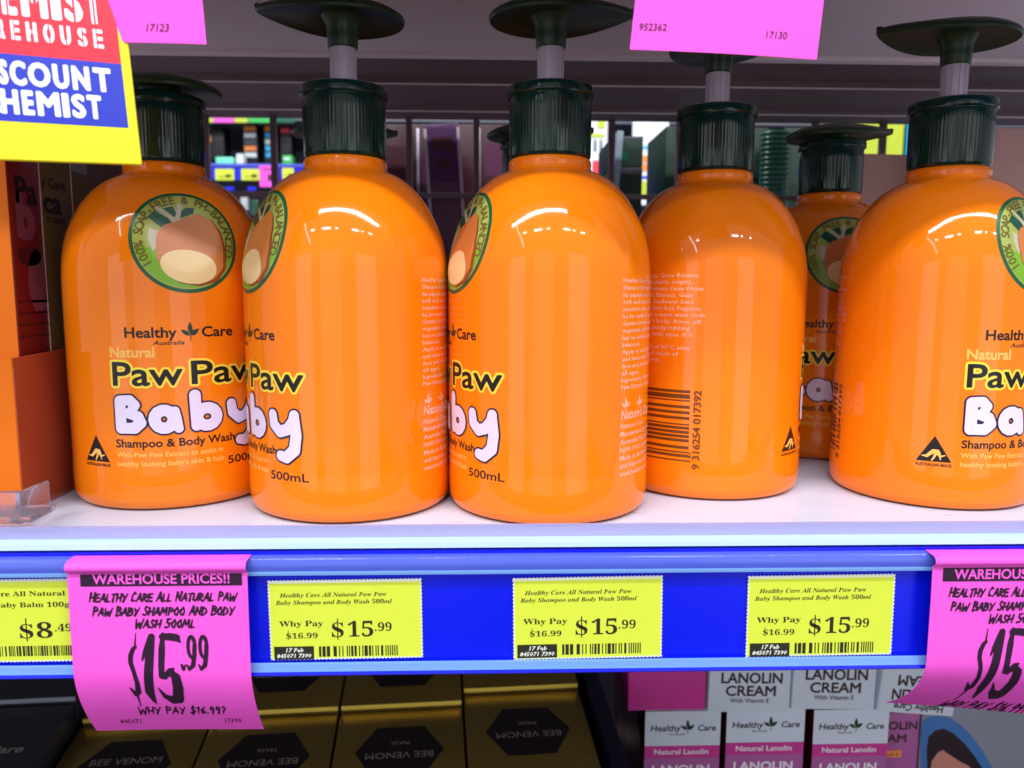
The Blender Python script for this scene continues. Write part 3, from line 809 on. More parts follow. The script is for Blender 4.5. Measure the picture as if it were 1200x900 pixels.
def flat_tag(name, corners, Y, m, label, cat, group):
    """corners in photo px, clockwise from top left, on the plane Y; a sheet with a slight bow"""
    q = [onY(x, y, Y) for x, y in corners]
    n = Vector((0, -1, 0))
    def fn(u, v, off): 
        p = (q[0] * (1 - u) + q[1] * u) * (1 - v) + (q[3] * (1 - u) + q[2] * u) * v
        return p + n * (off + .0012 * math.sin(math.pi * u) * v)
    mb = MB()
    for o in (0, -.00025): mb.grid(lambda u, v: fn(u, v, o), 8, 8, m)
    for e in (0, 1): mb.grid(lambda u, v: fn(e, v, -.00025 * u), 1, 8, m); mb.grid(lambda u, v: fn(v, e, -.00025 * u), 1, 8, m)
    t = mb.build(name, smooth=True, ang=50); tag(t, label, cat, group)
    def g(x, y, off):      # px inside the tag -> u,v by its own corners
        w = corners[1][0] - corners[0][0]; h = corners[3][1] - corners[0][1]
        v = (-y - corners[0][1]) / h; xl = corners[0][0] + (corners[3][0] - corners[0][0]) * v; xr = corners[1][0] + (corners[2][0] - corners[1][0]) * v
        u = (x - xl) / (xr - xl); v = (-y - (corners[0][1] + (corners[1][1] - corners[0][1]) * u)) / ((corners[3][1] + (corners[2][1] - corners[3][1]) * u) - (corners[0][1] + (corners[1][1] - corners[0][1]) * u))
        return fn(u, v, off)
    return t, g
t, g = flat_tag('pink_tag', [(36, -160), (222, -160), (242, 52), (46, 50)], .2555, 'tag_pink', 'pink tag with number 17123 hanging beside the yellow sign', 'price tag', 'pink price tags')
a = Art(); a.text('17123', 173, -37.5, 9.5, 'ink_tag', 2, width=26, shear=.15); a.bake('printed_number', g, t)
t, g = flat_tag('pink_tag', [(762, -160), (984, -150), (957, 70), (738, 58)], .2555, 'tag_pink', 'pink tag numbered 952362 and 17130 hanging right of the middle pump head', 'price tag', 'pink price tags')
a = Art(); a.text('952362', 749, -35, 8.5, 'ink_tag', 2, width=31, shear=.15, rot=R(-2)); a.bake('printed_number', g, t)
a = Art(); a.text('17130', 895, -45, 8.5, 'ink_tag', 2, width=25, shear=.15, rot=R(-2)); a.bake('printed_number', g, t)

# ------------------------------------------------------------------ yellow shop sign
P0 = onY(167, 193, .25)
an, tl = R(27.75), R(10)
SN = Vector((math.sin(an) * math.cos(tl), -math.cos(an) * math.cos(tl), math.sin(tl)))
def on_sign(px, py):
    d = Vector(ray(px, py)); e = Vector(EYE); return e + d * ((P0 - e).dot(SN) / d.dot(SN))
SX = (P0 - on_sign(0, 187)).normalized(); SY = SN.cross(SX).normalized()
if SY.z < 0: SY = -SY
def loc(px, py): p = on_sign(px, py) - P0; return p.dot(SX), p.dot(SY)
sign = MB(); Hs = .105; Ws = .118
sign.prism([(-Ws, 0), (0, 0), (0, Hs), (-Ws, Hs)], P0, SX, SY, -SN * .0012, 'sign_yellow')
sg = sign.build('shop_sign', bevel=.0003, seg=1); tag(sg, 'yellow sign with red and blue panels of white capitals at the top left', 'sign')
sfn = plane_fn(P0, SX, SY, SN)
xr1 = loc(139, 60)[0]; yr = loc(140, 75)[1]; yb = loc(150, 150)[1]; xb = loc(146, 110)[0]
a = Art(); a.rect(-Ws + .008, yr, xb, Hs - .01, 'sign_red', 1); a.bake('red_panel', sfn, sg)
a = Art(); a.rect(-Ws + .008, yb, xb, yr, 'sign_blue', 1); a.bake('blue_panel', sfn, sg)
a = Art()
def sign_word(s, ybase, ytop, spans, bold=.05, stencil=False):
    """each letter on its own stretch of the line: spans = (left, right) photo columns of the last letters; those further left run out of the picture"""
    q = 1 / 4.5; _, y0 = loc(spans[-1][1] * q, ybase); h = loc(spans[-1][1] * q, ytop)[1] - y0
    pitch = (spans[-1][1] - spans[0][1]) / (len(spans) - 1)
    sp = list(spans)
    while len(sp) < len(s): sp.insert(0, (sp[0][0] - pitch, sp[0][1] - pitch) if sp[0][1] - sp[0][0] > pitch * .6 else (sp[0][1] - 2 * pitch, sp[0][1] - pitch * 1.15))
    for c, (l, r) in zip(s, sp):
        xl = loc(l * q, ybase)[0]; xr = loc(r * q, ybase)[0]
        d = h * bold; v, f = text2d(c, h); v[:, 0] *= (xr - xl - 2 * d) / v[:, 0].max()
        lo, hi = v[:, 1].min(), v[:, 1].max(); v[:, 1] = (v[:, 1] - lo) * (h - 2 * d) / (hi - lo) + d
        a.bold(v + [xl + d, y0], f, d, h / 40, 'sign_white', 2)
        if stencil and c != 'I':
            m = xl + (xr - xl) * (.52 if c in 'OUSTAHMW' else .36); t = (xr - xl) * .055
            a.rect(m - t, y0 - h * .03, m + t, y0 + h * 1.03, 'sign_red', 3)
sign_word('CHEMIST', 30, -14, [(20, 100), (122, 262), (278, 332), (347, 445), (462, 540)], bold=.05, stencil=True)
sign_word('WAREHOUSE', 57.5, 35.5, [(0, 36), (68, 116), (148, 205), (237, 296), (326, 381), (417, 466), (498, 550)], bold=.05, stencil=True)
sign_word('DISCOUNT', 109, 81, [(0, 55), (62, 150), (157, 277), (288, 374), (388, 482), (500, 595)], bold=.055)
sign_word('CHEMIST', 140.5, 112.5, [(12, 110), (126, 190), (204, 326), (337, 374), (386, 460), (468, 545)], bold=.055)
a.bake('lettering', sfn, sg)
# ------------------------------------------------------------------ display tray with cartons at the left
pT = onZ(27, 604, 0); XT, YT = pT.x, pT.y
zT = onY(21, 420, YT).z
tr = tag(empty('display_tray', (XT, YT, 0)), 'orange cardboard display tray with a cut down front at the left edge', 'display tray')
def local(o, parent):      # keep world coordinates when parenting
    o.parent = parent; o.matrix_parent_inverse = Matrix.Translation(parent.location).inverted(); return o
mb = MB()
prof = [(XT - .17, 0), (XT, 0), (XT, zT), (XT - .0012, zT + .0006), (XT - .005, zT - .0003), (XT - .0075, zT - .003), (XT - .010, zT - .010), (XT - .03, zT - .016), (XT - .17, zT - .016)]
mb.prism(prof, Vector((0, YT + .0008, 0)), Vector((1, 0, 0)), Vector((0, 0, 1)), Vector((0, -.0008, 0)), 'card_orange')
local(mb.build('front_panel', bevel=.0002, seg=1), tr)
mb = MB()
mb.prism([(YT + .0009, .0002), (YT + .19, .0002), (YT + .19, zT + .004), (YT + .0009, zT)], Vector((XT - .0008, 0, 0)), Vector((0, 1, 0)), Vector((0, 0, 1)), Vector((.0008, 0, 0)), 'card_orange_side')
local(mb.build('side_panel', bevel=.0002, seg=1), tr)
mb = MB(); mb.box((XT - .17, YT + .001, .0003), (XT - .001, YT + .19, .0011), 'card_orange'); local(mb.build('tray_base'), tr)
XC = XT - .0028
e0, e1, e2, e3 = (onX(px, py, XC).y for px, py in ((15, 300), (53, 300), (82.5, 191), (160, 191)))
zc = .158
def carton(y0, y1, z1, m, front, label, art=None, edge=True):
    o = empty('product_carton', (XC, y0, .0012)); tag(o, label, 'carton', 'cartons standing in the orange tray')
    mb = MB(); mb.box((XC - .062, y0 + .0003, .0013), (XC, y1 - .0003, z1), m); b = local(mb.build('box_body', bevel=.0006, seg=2), o)
    mb = MB(); mb.box((XC - .0616, y0 - .0002, .0016), (XC - .0004, y0 + .0002, z1 - .0004), front); local(mb.build('front_face'), o)
    if edge:
        mb = MB(); mb.box((XC - .0006, y1 - .0009, .0016), (XC + .0002, y1 - .0004, z1 - .0006), 'card_edge'); local(mb.build('fold_edge'), o)
    if art:
        local(art.bake('print', lambda x, y, off: Vector((XC + off, x, y)), None, eps=1.2e-4), o)
    return o
def sp(px, py): p = onX(px, py, XC); return p.y, p.z
a = Art()
y_, z_ = sp(18, 236); y2, _ = sp(44, 240); a.text('Pa', y_, z_, .0105, 'hex_black', 1, width=y2 - y_, off=.03)
y_, z_ = sp(20, 276); y2, _ = sp(42, 276); a.text('b', y_, z_, .017, 'tray_mauve', 1, width=(y2 - y_), off=.06)
y_, z_ = sp(20, 296); y2, z2 = sp(47, 285); a.disc((y_ + y2) / 2, z_ - .001, (y2 - y_) / 2, .004, 'ink_tray', 1)
y_, z_ = sp(33, 330); y2, _ = sp(56, 330); a.disc((y_ + y2) / 2, z_, (y2 - y_) / 2, .013, 'tray_mauve', 1)
for i in range(4):
    y_, z_ = sp(22, 352 + 14 * i); y2, _ = sp(58, 352 + 14 * i); a.rect(y_, z_ - .0010, y2, z_, 'ink_tray', 1)
carton(e0, e1, zc, 'card_maroon', 'card_orange', 'slim carton with orange front and maroon side, foremost in the orange tray', a)
a = Art()
y_, z_ = sp(48, 218); y2, _ = sp(76, 218); a.text('y Care', y_, z_, .0045, 'hex_black', 1, width=y2 - y_, off=.02)
y_, z_ = sp(51, 248); y2, _ = sp(72, 248); a.text('ca', y_, z_, .0095, 'hex_black', 1, width=y2 - y_, off=.03)
y_, z_ = sp(54, 260); y2, _ = sp(76, 260); a.text('cream', y_, z_, .0035, 'hex_black', 1, width=y2 - y_, off=.02)
carton(e1, e2, zc, 'card_olive', 'card_olive', 'olive carton lettered Care, second in the tray behind the maroon one', a)
a = Art()
y_, z_ = sp(84, 222); y2, _ = sp(104, 240); a.rect(y_, z_ - .012, y2, z_ + .006, 'card_olive', 1); a.rect(y_, z_ + .008, y2, z_ + .030, 'card_grey', 1)
carton(e2, e3, zc, 'card_taupe', 'card_taupe', 'taupe carton at the back of the tray, third behind the olive one', a)

# clear plastic divider foot at the left end of the shelf edge
ya = .2795
dv = MB()
xa = onY(24, 590, ya).x; za = onY(24, 577, ya).z
dv.box((-.215, ya, .0040), (xa, ya + .003, za), 'acrylic')
dv.box((-.215, ya - .0118, .0081), (onY(44, 615, ya - .008).x, ya + .0045, .0104), 'acrylic')
dv.box((xa - .0035, ya + .0032, .0040), (xa - .0015, ya + .022, za - .001), 'acrylic')
dv.box((xa - .012, ya - .006, .0106), (xa - .0095, ya - .0002, za - .004), 'acrylic')
tag(dv.build('clear_divider', bevel=.0008, seg=2), 'clear plastic divider clip at the left end of the shelf lip', 'divider')

# ------------------------------------------------------------------ lower shelf: gold boxes
GA, GT = R(4), R(6.6)
GX = Vector((math.cos(GA), math.sin(GA), 0)); GY = Vector((-math.sin(GA) * math.cos(GT), math.cos(GA) * math.cos(GT), math.sin(GT))); GN = GX.cross(GY)
G0 = onZ(398, 836, -.155)
GW, GD = .0712, .071
def deck_box(name, u, v, w, d, h, lift, m, label, cat, group, art=None, edge=None):
    o = G0 + GX * u + GY * v + GN * lift
    M = Matrix((( GX.x, GY.x, GN.x, o.x), (GX.y, GY.y, GN.y, o.y), (GX.z, GY.z, GN.z, o.z), (0, 0, 0, 1)))
    mb = MB(); mb.box((.0006, 0, -h), (w - .0006, d - .0004, 0), m)
    b = mb.build(name, bevel=.0009, seg=2); b.matrix_world = M; tag(b, label, cat, group)
    fn = lambda x, y, off: Vector((x, y, off))
    if edge:
        mb = MB(); mb.box((.001, -.0006, -.0022), (w - .001, .0006, .0003), edge); mb.build('bright_edge', b, bevel=.0003)  # strip in a lighter colour; on gold boxes it paints the edge highlight
    if art: art.bake('print', fn, b, eps=1.5e-4)
    return b
def gold_art(updown):
    a = Art(); cx, cy, hw, hh = GW / 2, GD / 2 + .001, .0238, .0195
    a.poly([(cx - hw, cy), (cx - hw * .55, cy - hh), (cx + hw * .55, cy - hh), (cx + hw, cy), (cx + hw * .55, cy + hh), (cx - hw * .55, cy + hh)], 'hex_black', 1)
    r = math.pi if updown else 0; s = -1 if updown else 1
    v, f = text2d('BEE VENOM', .0048, off=0); v[:, 0] *= .036 / v[:, 0].max(); v[:, 0] -= .018; v[:, 1] -= .0024
    a.put(v * s + [cx, cy + s * .0035], f, 'ink_silver', 2)
    v, f = text2d('MASK', .0030); v[:, 0] -= v[:, 0].max() / 2
    a.put(v * s + [cx, cy - s * .0075], f, 'card_grey' if False else 'ink_silver', 2)
    return a
where = ['beside the black boxes', 'second from the black boxes', 'third from the black boxes', 'nearest the dark divider']
for j, c in enumerate((-2, -1, 0, 1)):
    dv_ = .011 if c == 1 else 0
    deck_box('gold_box', c * GW, -GD + dv_, GW, GD, .10, 0, 'gold_foil', 'gold box with black hexagon in the front row, ' + where[j], 'gift box', 'gold foil boxes on the lower shelf', gold_art(c != -2))
    deck_box('gold_box', c * GW, .0012 + dv_, GW, GD, .10, .0035, 'gold_foil', 'gold box in the back row under the rail, ' + where[j], 'gift box', 'gold foil boxes on the lower shelf', gold_art(True), 'gold_edge_highlight')
# black boxes at the far left
BW, BDp = .105, .085
def black_art():
    a = Art()
    a.text('Healthy', .034, .046, .0056, 'ink_silver', 1, width=.030, shear=.1, off=.02)
    sprout(a, .070, .046, .0070, 'ink_silver', 1)
    a.text('Care', .0765, .046, .0056, 'ink_silver', 1, width=.018, shear=.1, off=.02)
    return a
ub = -2 * GW - .0025 - BW
deck_box('black_box', ub, -BDp + .004, BW, BDp, .10, .012, 'card_black', 'black box with silver lettering Care at the bottom left corner', 'gift box', 'black boxes on the lower shelf', black_art())
deck_box('black_box', ub, .0055, BW, BDp, .10, .0150, 'card_black', 'black box with pale front edge behind the lettered one at the bottom left', 'gift box', 'black boxes on the lower shelf', None, 'card_grey')
# dark divider between gold boxes and cream boxes
mb = MB(); mb.box((0, -.10, -.105), (.0085, .12, .006), 'card_navy')
o = G0 + GX * (2 * GW + .004) + GY * .01; d = mb.build('shelf_divider', bevel=.0008)
d.matrix_world = Matrix(((GX.x, GY.x, GN.x, o.x), (GX.y, GY.y, GN.y, o.y), (GX.z, GY.z, GN.z, o.z), (0, 0, 0, 1)))
tag(d, 'dark navy divider between the gold boxes and the pink and white cream boxes', 'divider')

# ------------------------------------------------------------------ cream boxes
YC = .462
zt = onY(800, 833, YC).z
def cream_box(px0, px1, Y, ztop, depth, label, h=.120, art=True, m='card_white', rz=0):
    p0, p1 = onY(px0, 850, Y), onY(px1, 850, Y); w = p1.x - p0.x
    b = empty('cream_box', (p0.x, Y, ztop - h), rz); tag(b, label, 'carton', 'cream boxes standing on the lower shelf')
    mb = MB(); mb.box((0, .0004, 0), (w, depth, h), 'film_maroon'); mb.build('box_body', b, bevel=.0006)
    a = Art(); f_ = lambda x, y, off: Vector((x, .0004 - .0002 - off, y))
    a.rect(.0003, h - .0235, w - .0003, h - .0003, 'card_white', 1); a.rect(.0003, h - .0318, w - .0003, h - .0235, 'card_magenta', 1); a.rect(.0003, .0003, w - .0003, h - .0318, 'card_mauve', 1)
    ff = a.bake('front_face', f_, b)
    mb = MB(); mb.box((.0004, .0008, h), (w - .0004, depth - .0004, h + .0004), 'card_white'); mb.build('top_flap', b)
    a = Art(); q = w / 90
    a.text('Healthy', 7 * q, h - .0135, 4.4e-3 * .92, 'ink_black', 2, width=36 * q, shear=.12, off=.02)
    a.text('Care', 63 * q, h - .0135, 4.4e-3 * .92, 'ink_black', 2, width=21 * q, shear=.12, off=.02)
    sprout(a, 51 * q, h - .0138, .0072, 'ink_green', 2)
    a.text('Australia', 29 * q, h - .0165, .0017, 'ink_black', 2, width=18 * q, shear=.2)
    a.text('Natural Lanolin', 12 * q, h - .0292, .0036, 'ink_white', 2, width=64 * q, off=.02)
    a.text('LANOLIN', 10 * q, h - .042, .0055, 'ink_white', 2, width=68 * q, off=.03)
    a.bake('print', f_, ff)
    return b
cream_box(755.5, 845, YC, zt, .068, 'standing white and pink cream box, leftmost of three, under the magenta end')
cream_box(851, 943.5, YC, onY(900, 829, YC).z, .068, 'standing white and pink cream box, middle one of three')
cream_box(953, 1042, YC, onY(1000, 831, YC).z, .068, 'standing white and pink cream box, rightmost of three, beside the mauve box')
cream_box(738, 810, .545, zt - .004, .068, 'cream box in the second row, behind the leftmost lettered cream box')
# mauve box showing its back
p0, p1 = onY(1030, 860, .485), onY(1077, 860, .485)
b = empty('mauve_box', (p0.x, .485, -.28)); tag(b, 'mauve box with partly hidden dark letters, between the cream boxes and the grey photo carton', 'carton')
hm = onY(1060, 836, .485).z + .28; wm = p1.x - p0.x
mb = MB(); mb.box((0, .0004, 0), (wm, .06, hm), 'card_mauve'); mb.build('box_body', b, bevel=.0006)
a = Art()
for w_, xr_, y_, l_ in (('LANOLIN', wm - .0015, hm - .0115, .036), ('CREAM', wm - .0085, hm - .0205, .029)):
    v, f = text2d(w_, .0056); v[:, 0] *= l_ / v[:, 0].max(); v += [xr_ - l_, y_]; a.bold(v, f, .00022, .0002, 'ink_lanolin', 1)
a.rect(.001, hm - .0315, wm - .011, hm - .0265, 'far_orange', 1); a.text('Vitamin E', wm - .013, hm - .0303, .0022, 'ink_lanolin', 2, align='R', width=.013)
a.bake('print', lambda x, y, off: Vector((x, .0003 - off, y)), b)
# boxes lying on top of the standing ones
YU = YC - .006
def lying(px0, px1, pyb, kind, label, tilt=0, pyr=None):
    p0 = onY(px0, pyb, YU); p1 = onY(px1, pyb, YU); w = p1.x - p0.x; h = .048
    b = empty('lying_cream_box', (p0.x, YU, p0.z)); b.rotation_euler = (0, tilt, 0); tag(b, label, 'carton', 'cream boxes lying across the standing ones')
    m = 'card_magenta' if kind == 'pink' else 'card_white'
    mb = MB(); mb.box((.0004, 0, 0), (w - .0004, .07, h), m); mb.build('box_body', b, bevel=.0006)
    if kind != 'pink':
        a = Art(); q = w / 97; s = 1
        def tx(t, x, y, cap, width, m_='ink_lanolin', off=.022, sh=0):
            v, f = text2d(t, cap * q, off=0 if cap > 10 else off, shear=sh); v[:, 0] *= width * q / v[:, 0].max(); v += [x * q, y * q]
            if kind == 'turned': v = np.array([w, .029]) - v
            if cap > 10: a.bold(v, f, .00024, .0002, m_, 1)
            else: a.put(v, f, m_, 1)
        if kind == 'up':
            tx('LANOLIN', 15, 36, 13, 71); tx('CREAM', 21, 20.5, 12.5, 58); tx('With Vitamin E', 26, 12, 5.5, 46, 'ink_navy', .01)
        else:
            tx('LANOLIN', 14, 26, 14.5, 66); tx('CREAM', 20, 8, 13.5, 55, ); tx('Healthy Care', 14, 44, 9, 62, 'ink_black', .02, .1)
        a.bake('print', lambda x, y, off: Vector((x, -.0001 - off, y)), b)
    return b
lying(735, 826.5, 833, 'pink', 'plain magenta end of a box lying on the leftmost standing cream box')
lying(828.5, 925, 834.5, 'up', 'white box lettered LANOLIN CREAM lying beside the magenta end', R(1))
lying(926.5, 1024.5, 831, 'up', 'white box lettered LANOLIN CREAM lying third in the row, before the upside down one', R(1.2))
lying(1026.5, 1118, 833.5, 'turned', 'white box turned upside down at the right end of the lying row', R(5))
# grey carton with an oval photo
p0, p1 = onY(1079, 860, .50), onY(1235, 860, .50); hg = onY(1150, 800, .50).z + .28
b = empty('photo_carton', (p0.x, .50, -.28)); tag(b, 'grey carton with a blue edged oval photo of dark hair at the bottom right corner', 'carton')
mb = MB(); mb.box((0, .0004, 0), (p1.x - p0.x, .08, hg), 'card_grey'); mb.build('box_body', b, bevel=.0008)
a = Art()
def pc(px, py): p = onY(px, py, .50); return p.x - p0.x, p.z + .28
L_ = lambda l: [pc(*q) for q in l]
a.poly(L_([(1079.5, 848), (1086, 842), (1098, 838.5), (1112, 841), (1126, 850), (1140, 864), (1152, 880), (1162, 898), (1170, 920), (1172, 960), (1079.5, 960)]), 'photo_blue', 1)
a.poly(L_([(1087, 900), (1086, 880), (1088, 864), (1096, 856), (1106, 854), (1117, 859), (1130, 871), (1142, 886), (1151, 900), (1158, 925), (1155, 960), (1088, 960)]), 'photo_hair', 2)
a.poly(L_([(1089, 910), (1092, 892), (1099, 882), (1105, 879), (1112, 884), (1124, 892), (1136, 898), (1142, 908), (1144, 960), (1092, 960)]), 'photo_skin', 3)
a.bake('oval_photo', lambda x, y, off: Vector((x, .0003 - off, y)), b)

# ------------------------------------------------------------------ dim goods behind the bottles
def pxbox(name, px0, px1, pyt, Y, depth, m, label, cat, group=None, rz=0, z0=0, lean=0, edge=None, pyb=None, art=None):
    p0, p1 = onY(px0, pyt, Y), onY(px1, pyt, Y); w = p1.x - p0.x
    zb = z0 if pyb is None else onY(px0, pyb, Y).z
    h = p0.z - zb
    mb = MB(); mb.box((0, 0, 0), (w, depth, h), m); b = mb.build(name, bevel=.0012)
    b.location = (p0.x, Y, zb + .0003); b.rotation_euler = (0, lean, rz); tag(b, label, cat, group)
    if art:
        a = Art()
        for r_ in art: a.rect(r_[0] * w, r_[1] * h, r_[2] * w, r_[3] * h, r_[4], 1)
        a.bake('printed_panel', lambda x, y, off: Vector((x, -.0002 - off, y)), b, eps=2e-4)
    if edge:
        for x in edge:
            mb = MB(); mb.box((x * w - .0014, -.0016, .004), (x * w + .0014, -.0002, h - .004), 'foil_edge'); mb.build('foil_edge', b, bevel=.0004)
    return b
gp = 'dim packets behind the wire panel'
pxbox('foil_packet', 452, 477, 146, .76, .05, 'pouch_maroon', 'narrow maroon packet behind the wire panel, just right of the second collar', 'packet', gp)
pxbox('foil_packet', 481, 512, 146, .775, .05, 'pouch_maroon', 'maroon packet with a thin pale edge left of the purple pouch', 'packet', gp, edge=(.28,), art=[(.4, .6, .95, .9, 'pouch_plum')])
pxbox('foil_packet', 515, 556, 146, .74, .03, 'pouch_purple', 'purple foil pouch with silver edges between the second and third bottle necks', 'packet', gp, lean=R(-3.5), edge=(.03, .97), art=[(.2, .90, .8, .95, 'pouch_maroon'), (.3, .84, .7, .87, 'pouch_maroon'), (.12, .55, .88, .78, 'pouch_plum'), (.25, .30, .75, .50, 'pouch_maroon')])
pxbox('foil_packet', 536, 650, 146, .80, .04, 'pouch_maroon', 'wide maroon packet right of the purple pouch, beside the middle collar', 'packet', gp, edge=(.22,), art=[(.28, .80, .6, .93, 'pouch_plum'), (.28, .55, .7, .74, 'pouch_purple')])
gd = 'dark green cartons behind the wire panel'
pxbox('dark_carton', 717, 753, 196.5, .76, .09, 'carton_green', 'dark green carton, lower of the two stacked right of the middle collar', 'carton', gd, art=[(.0, .97, 1, 1, 'far_grey')])
pxbox('dark_carton', 717, 754, 160, .76, .09, 'carton_green', 'dark green carton stacked on top of another right of the middle collar', 'carton', gd, pyb=195.5, art=[(.0, .93, 1, 1, 'far_grey'), (.1, .2, .5, .5, 'bottle_teal')])
b = pxbox('grey_carton', 703, 711, 152, .752, .012, 'carton_grey', 'thin grey carton edge right of the middle collar against the bright aisle', 'carton', None, lean=R(4))
b = pxbox('leaning_carton', 765, 779, 152, .755, .010, 'carton_grey', 'grey blue carton leaning beside the bright slit left of the fourth bottle', 'carton', None, lean=R(9))
pxbox('dark_carton', 781, 812, 148, .765, .09, 'carton_green', 'dark green carton directly left of the back turned bottle collar', 'carton', gd)
pxbox('dark_carton', 884, 902, 150, .765, .09, 'carton_green', 'dark green carton directly right of the back turned bottle collar', 'carton', gd)
pxbox('dark_carton', 919, 1004, 150, .80, .05, 'carton_green', 'wide dark green carton behind the pressed pump of the rear right bottle', 'carton', gd)
tb = MB(); c = onY(909, 170, .74)
lathe(tb, [(.0, 0), (.012, 0), (.0135, .003), (.0135, c.z - .03), (.0128, c.z + .004), (.0118, c.z + .012), (.0, c.z + .012)], 40, 'bottle_teal', rib=.0002, ribs=1, zr=(.01, .02))
for i in range(14):
    z = c.z - .05 + i * .0045; lathe(tb, [(.0134, z), (.0141, z + .001), (.0134, z + .002)], 32, 'bottle_teal')
b = tb.build('ribbed_bottle', smooth=True, ang=40); b.location = (c.x, .74, .0002); tag(b, 'ribbed teal bottle behind the wire panel right of the back turned bottle', 'bottle')
gb = 'brown cartons behind the right hand bottles'
pxbox('brown_carton', 1006, 1078, 180, .56, .05, 'carton_brown', 'brown carton between the two right hand collars', 'carton', gb, rz=R(6), edge=None)
pxbox('brown_carton', 1166, 1260, 150, .50, .08, 'carton_brown', 'brown carton right of the rightmost collar at the picture edge', 'carton', gb, rz=R(4))

# ------------------------------------------------------------------ the next aisle, seen through the wire panel
YA = 1.85
fs = empty('opposite_shelf', (0, YA, -1.0)); tag(fs, 'bright shelf unit of the next aisle with blue price rails', 'shelf unit')
def wbox(lo, hi, m, name, parent, bevel=0):
    mb = MB(); mb.box(lo, hi, m); o = mb.build(name, bevel=bevel); o.parent = parent; o.matrix_parent_inverse = Matrix.Translation(parent.location).inverted(); return o
zr1, zr0 = onY(300, 192, YA).z, onY(300, 211, YA).z
zu = onY(300, 143, YA).z
wbox((-1.3, YA + .42, -1.0), (1.7, YA + .44, 1.3), 'far_grey', 'back_panel', fs)
for i, z in enumerate((zr1, zr1 - .30, zu + .035)):
    wbox((-1.3, YA + .004, z - .03), (1.7, YA + .42, z), 'far_grey', 'shelf_board', fs)
    if i == 2: continue
    wbox((-1.3, YA, z - (zr1 - zr0)), (1.7, YA + .003, z), 'rail_blue', 'price_rail', fs)
    wbox((-1.3, YA - .004, z - .006), (1.7, YA - .0005, z), 'rail_clear', 'rail_lip', fs)
def fbox(name, px0, px1, pyt, pyb, m, label, cat, group=None, dy=.06, depth=.05, art=None):
    Y = YA + dy; p0, p1 = onY(px0, pyb, Y), onY(px1, pyt, Y)
    mb = MB(); mb.box((0, 0, 0), (p1.x - p0.x, depth, p1.z - p0.z), m); b = mb.build(name, bevel=.002 if depth > .01 else 0); b.location = (p0.x, Y, p0.z); tag(b, label, cat, group)
    if art:
        a = Art(); W_, H_ = p1.x - p0.x, p1.z - p0.z
        for r in art: a.rect(r[0] * W_, r[1] * H_, r[2] * W_, r[3] * H_, r[4], 1)
        a.bake('printed_panel', lambda x, y, off: Vector((x, -.001 - off, y)), b, eps=6e-4)
    return b
gt = 'yellow tickets in the next aisle'
tk = [(.2, .3, .5, .36, 'ink_ticket'), (.55, .28, .85, .5, 'ink_ticket')]
fbox('far_ticket', 252.5, 274, 198, 211, 'ticket_yellow', 'tiny yellow ticket in the next aisle nearest the left wire upright', 'price ticket', gt, -.006, .001, tk)
fbox('far_ticket', 283, 304, 198, 211, 'ticket_yellow', 'tiny yellow ticket in the next aisle just left of the tiny pink one', 'price ticket', gt, -.006, .001, tk)
fbox('far_ticket', 331, 344, 197, 210, 'ticket_yellow', 'tiny yellow ticket in the next aisle right of the second wire upright', 'price ticket', gt, -.006, .001, tk)
fbox('far_tag', 304.5, 326, 194, 219, 'tag_pink', 'tiny pink tag in the next aisle beside a wire upright', 'price tag', None, -.012, .001, [(.45, .3, .62, .58, 'ink_tag'), (.66, .3, .85, .58, 'ink_tag'), (.15, .8, .85, .84, 'ink_tag')])
gk = 'dark packs with coloured bands in the next aisle'
def bands(cols): return [(.08, 1 - (i + 1) * .17, .92, 1 - (i + 1) * .17 + .12, c) for i, c in enumerate(cols)]
fbox('far_pack', 286, 301, 146, 191, 'far_black', 'dark pack with orange and white bands in the next aisle', 'pack', gk, art=bands(('far_orange', 'far_white', 'far_grey', 'far_orange', 'far_white')))
fbox('far_pack', 311, 321, 146, 191, 'far_black', 'dark pack with cyan bands in the next aisle', 'pack', gk, art=bands(('far_orange', 'far_cyan', 'far_white', 'far_cyan', 'far_cyan')))
fbox('far_pack', 244, 262, 149, 188, 'far_black', 'plain dark pack at the left of the next aisle window', 'pack', gk, art=[(0, .55, .25, .75, 'far_orange')])
fbox('far_pack', 329, 341, 150, 188, 'far_black', 'dark pack right of the second wire upright in the next aisle', 'pack', gk, art=[(.1, .85, .9, .99, 'far_red')])
fbox('mint_pouch', 253, 273, 184, 194, 'far_mint', 'small mint green pouch above a tiny yellow ticket in the next aisle', 'pouch', None, .02, .03)
fbox('green_pouch', 331, 342, 182, 193, 'far_green', 'small green pouch above the tiny ticket right of the second upright', 'pouch', None, .02, .03, [(.2, .5, .8, .7, 'far_white')])
fbox('white_pack', 277, 285, 180, 192, 'far_white', 'tiny white pack between the mint pouch and the banded pack', 'pack', None, .03, .03)
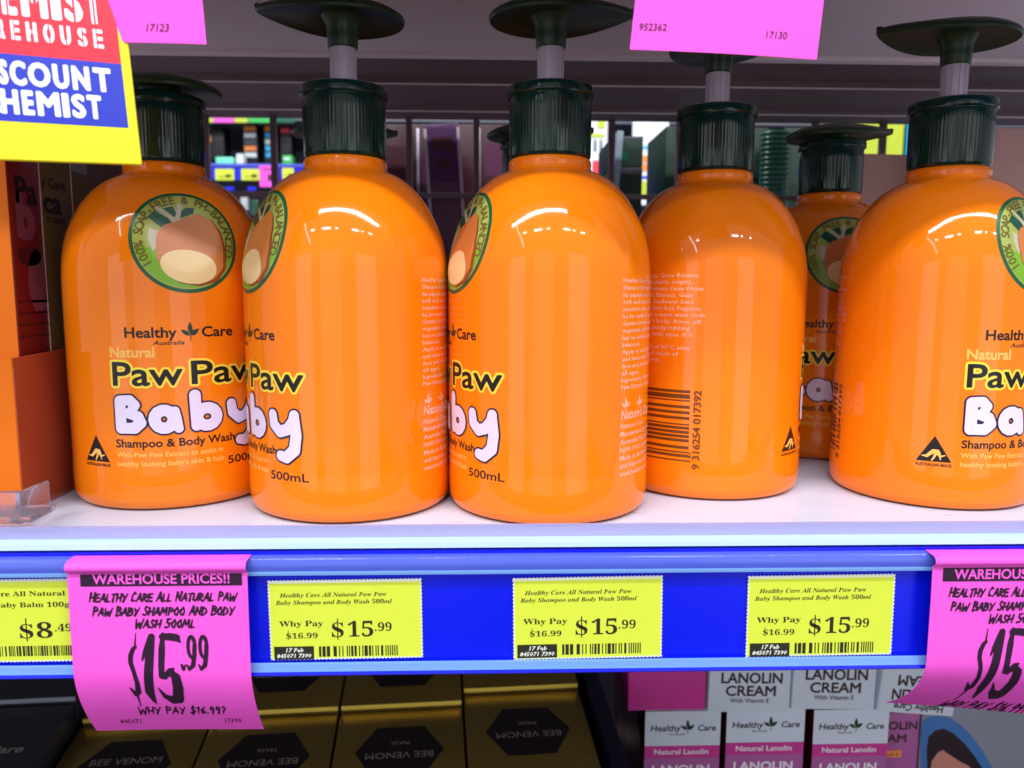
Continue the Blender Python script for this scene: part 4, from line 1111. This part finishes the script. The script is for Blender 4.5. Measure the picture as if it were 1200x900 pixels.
for px0, px1, m, l in ((243.5, 250, 'far_lime', 'lime'), (250.5, 274, 'tag_pink', 'pink'), (275, 290, 'far_lime', 'lime and short'), (291, 322, 'far_green', 'green'), (324, 345, 'bottle_teal', 'teal')):
    fbox('far_strip', px0, px1, 138.5, 143.5, m, 'thin ' + l + ' label strip along the top of the next aisle window', 'label', 'label strips of the next aisle', -.008, .001)
# lower level of the next aisle
fbox('white_bottle', 282, 290, 231, 246, 'far_white', 'small white bottle low in the next aisle window', 'bottle', None, .05, .03)
fbox('blue_ticket_holder', 263, 274, 219, 223, 'rail_blue', 'small blue holder under the next aisle rail, left one', 'holder', None, -.01, .004)
fbox('blue_ticket_holder', 290, 300, 219, 223, 'rail_blue', 'small blue holder under the next aisle rail, right one beside the pink tag', 'holder', None, -.01, .004)
fbox('teal_bottle', 293, 303, 234, 252, 'bottle_teal', 'small teal bottle low in the next aisle window', 'bottle', None, .06, .03)
# bright goods seen through the narrow gaps
fbox('far_board', 680, 712, 140, 215, 'far_white', 'white printed board in the next aisle, seen right of the middle collar', 'board', None, -.05, .01, [(.62, .86, .9, .99, 'far_lime'), (.1, .72, .9, .78, 'far_lime'), (.5, .5, .58, .68, 'far_black'), (.72, .46, .80, .68, 'far_black'), (.45, .1, .8, .36, 'far_red')])
fbox('far_board', 740, 784, 140, 240, 'far_white', 'white printed board with orange squares in the next aisle, left of the fourth bottle', 'board', None, -.05, .01, [(0, .66, 1, .69, 'far_cyan'), (.25, .5, .9, .58, 'far_orange'), (.25, .4, .9, .48, 'far_orange'), (.1, .31, 1, .34, 'rail_blue'), (.1, .12, 1, .28, 'far_lime')])
fbox('far_banner', 1000, 1060, 140, 200, 'far_lime', 'lime green banner in the next aisle above the brown carton', 'banner', None, -.05, .01)
fbox('far_banner', 1061, 1090, 140, 200, 'far_cyan', 'pale blue banner in the next aisle beside the right hand collar', 'banner', None, -.052, .01)
fbox('far_pack', 515, 530, 380, 400, 'rail_blue', 'small blue pack low between the second and middle bottle', 'pack', None, -.05, .03)
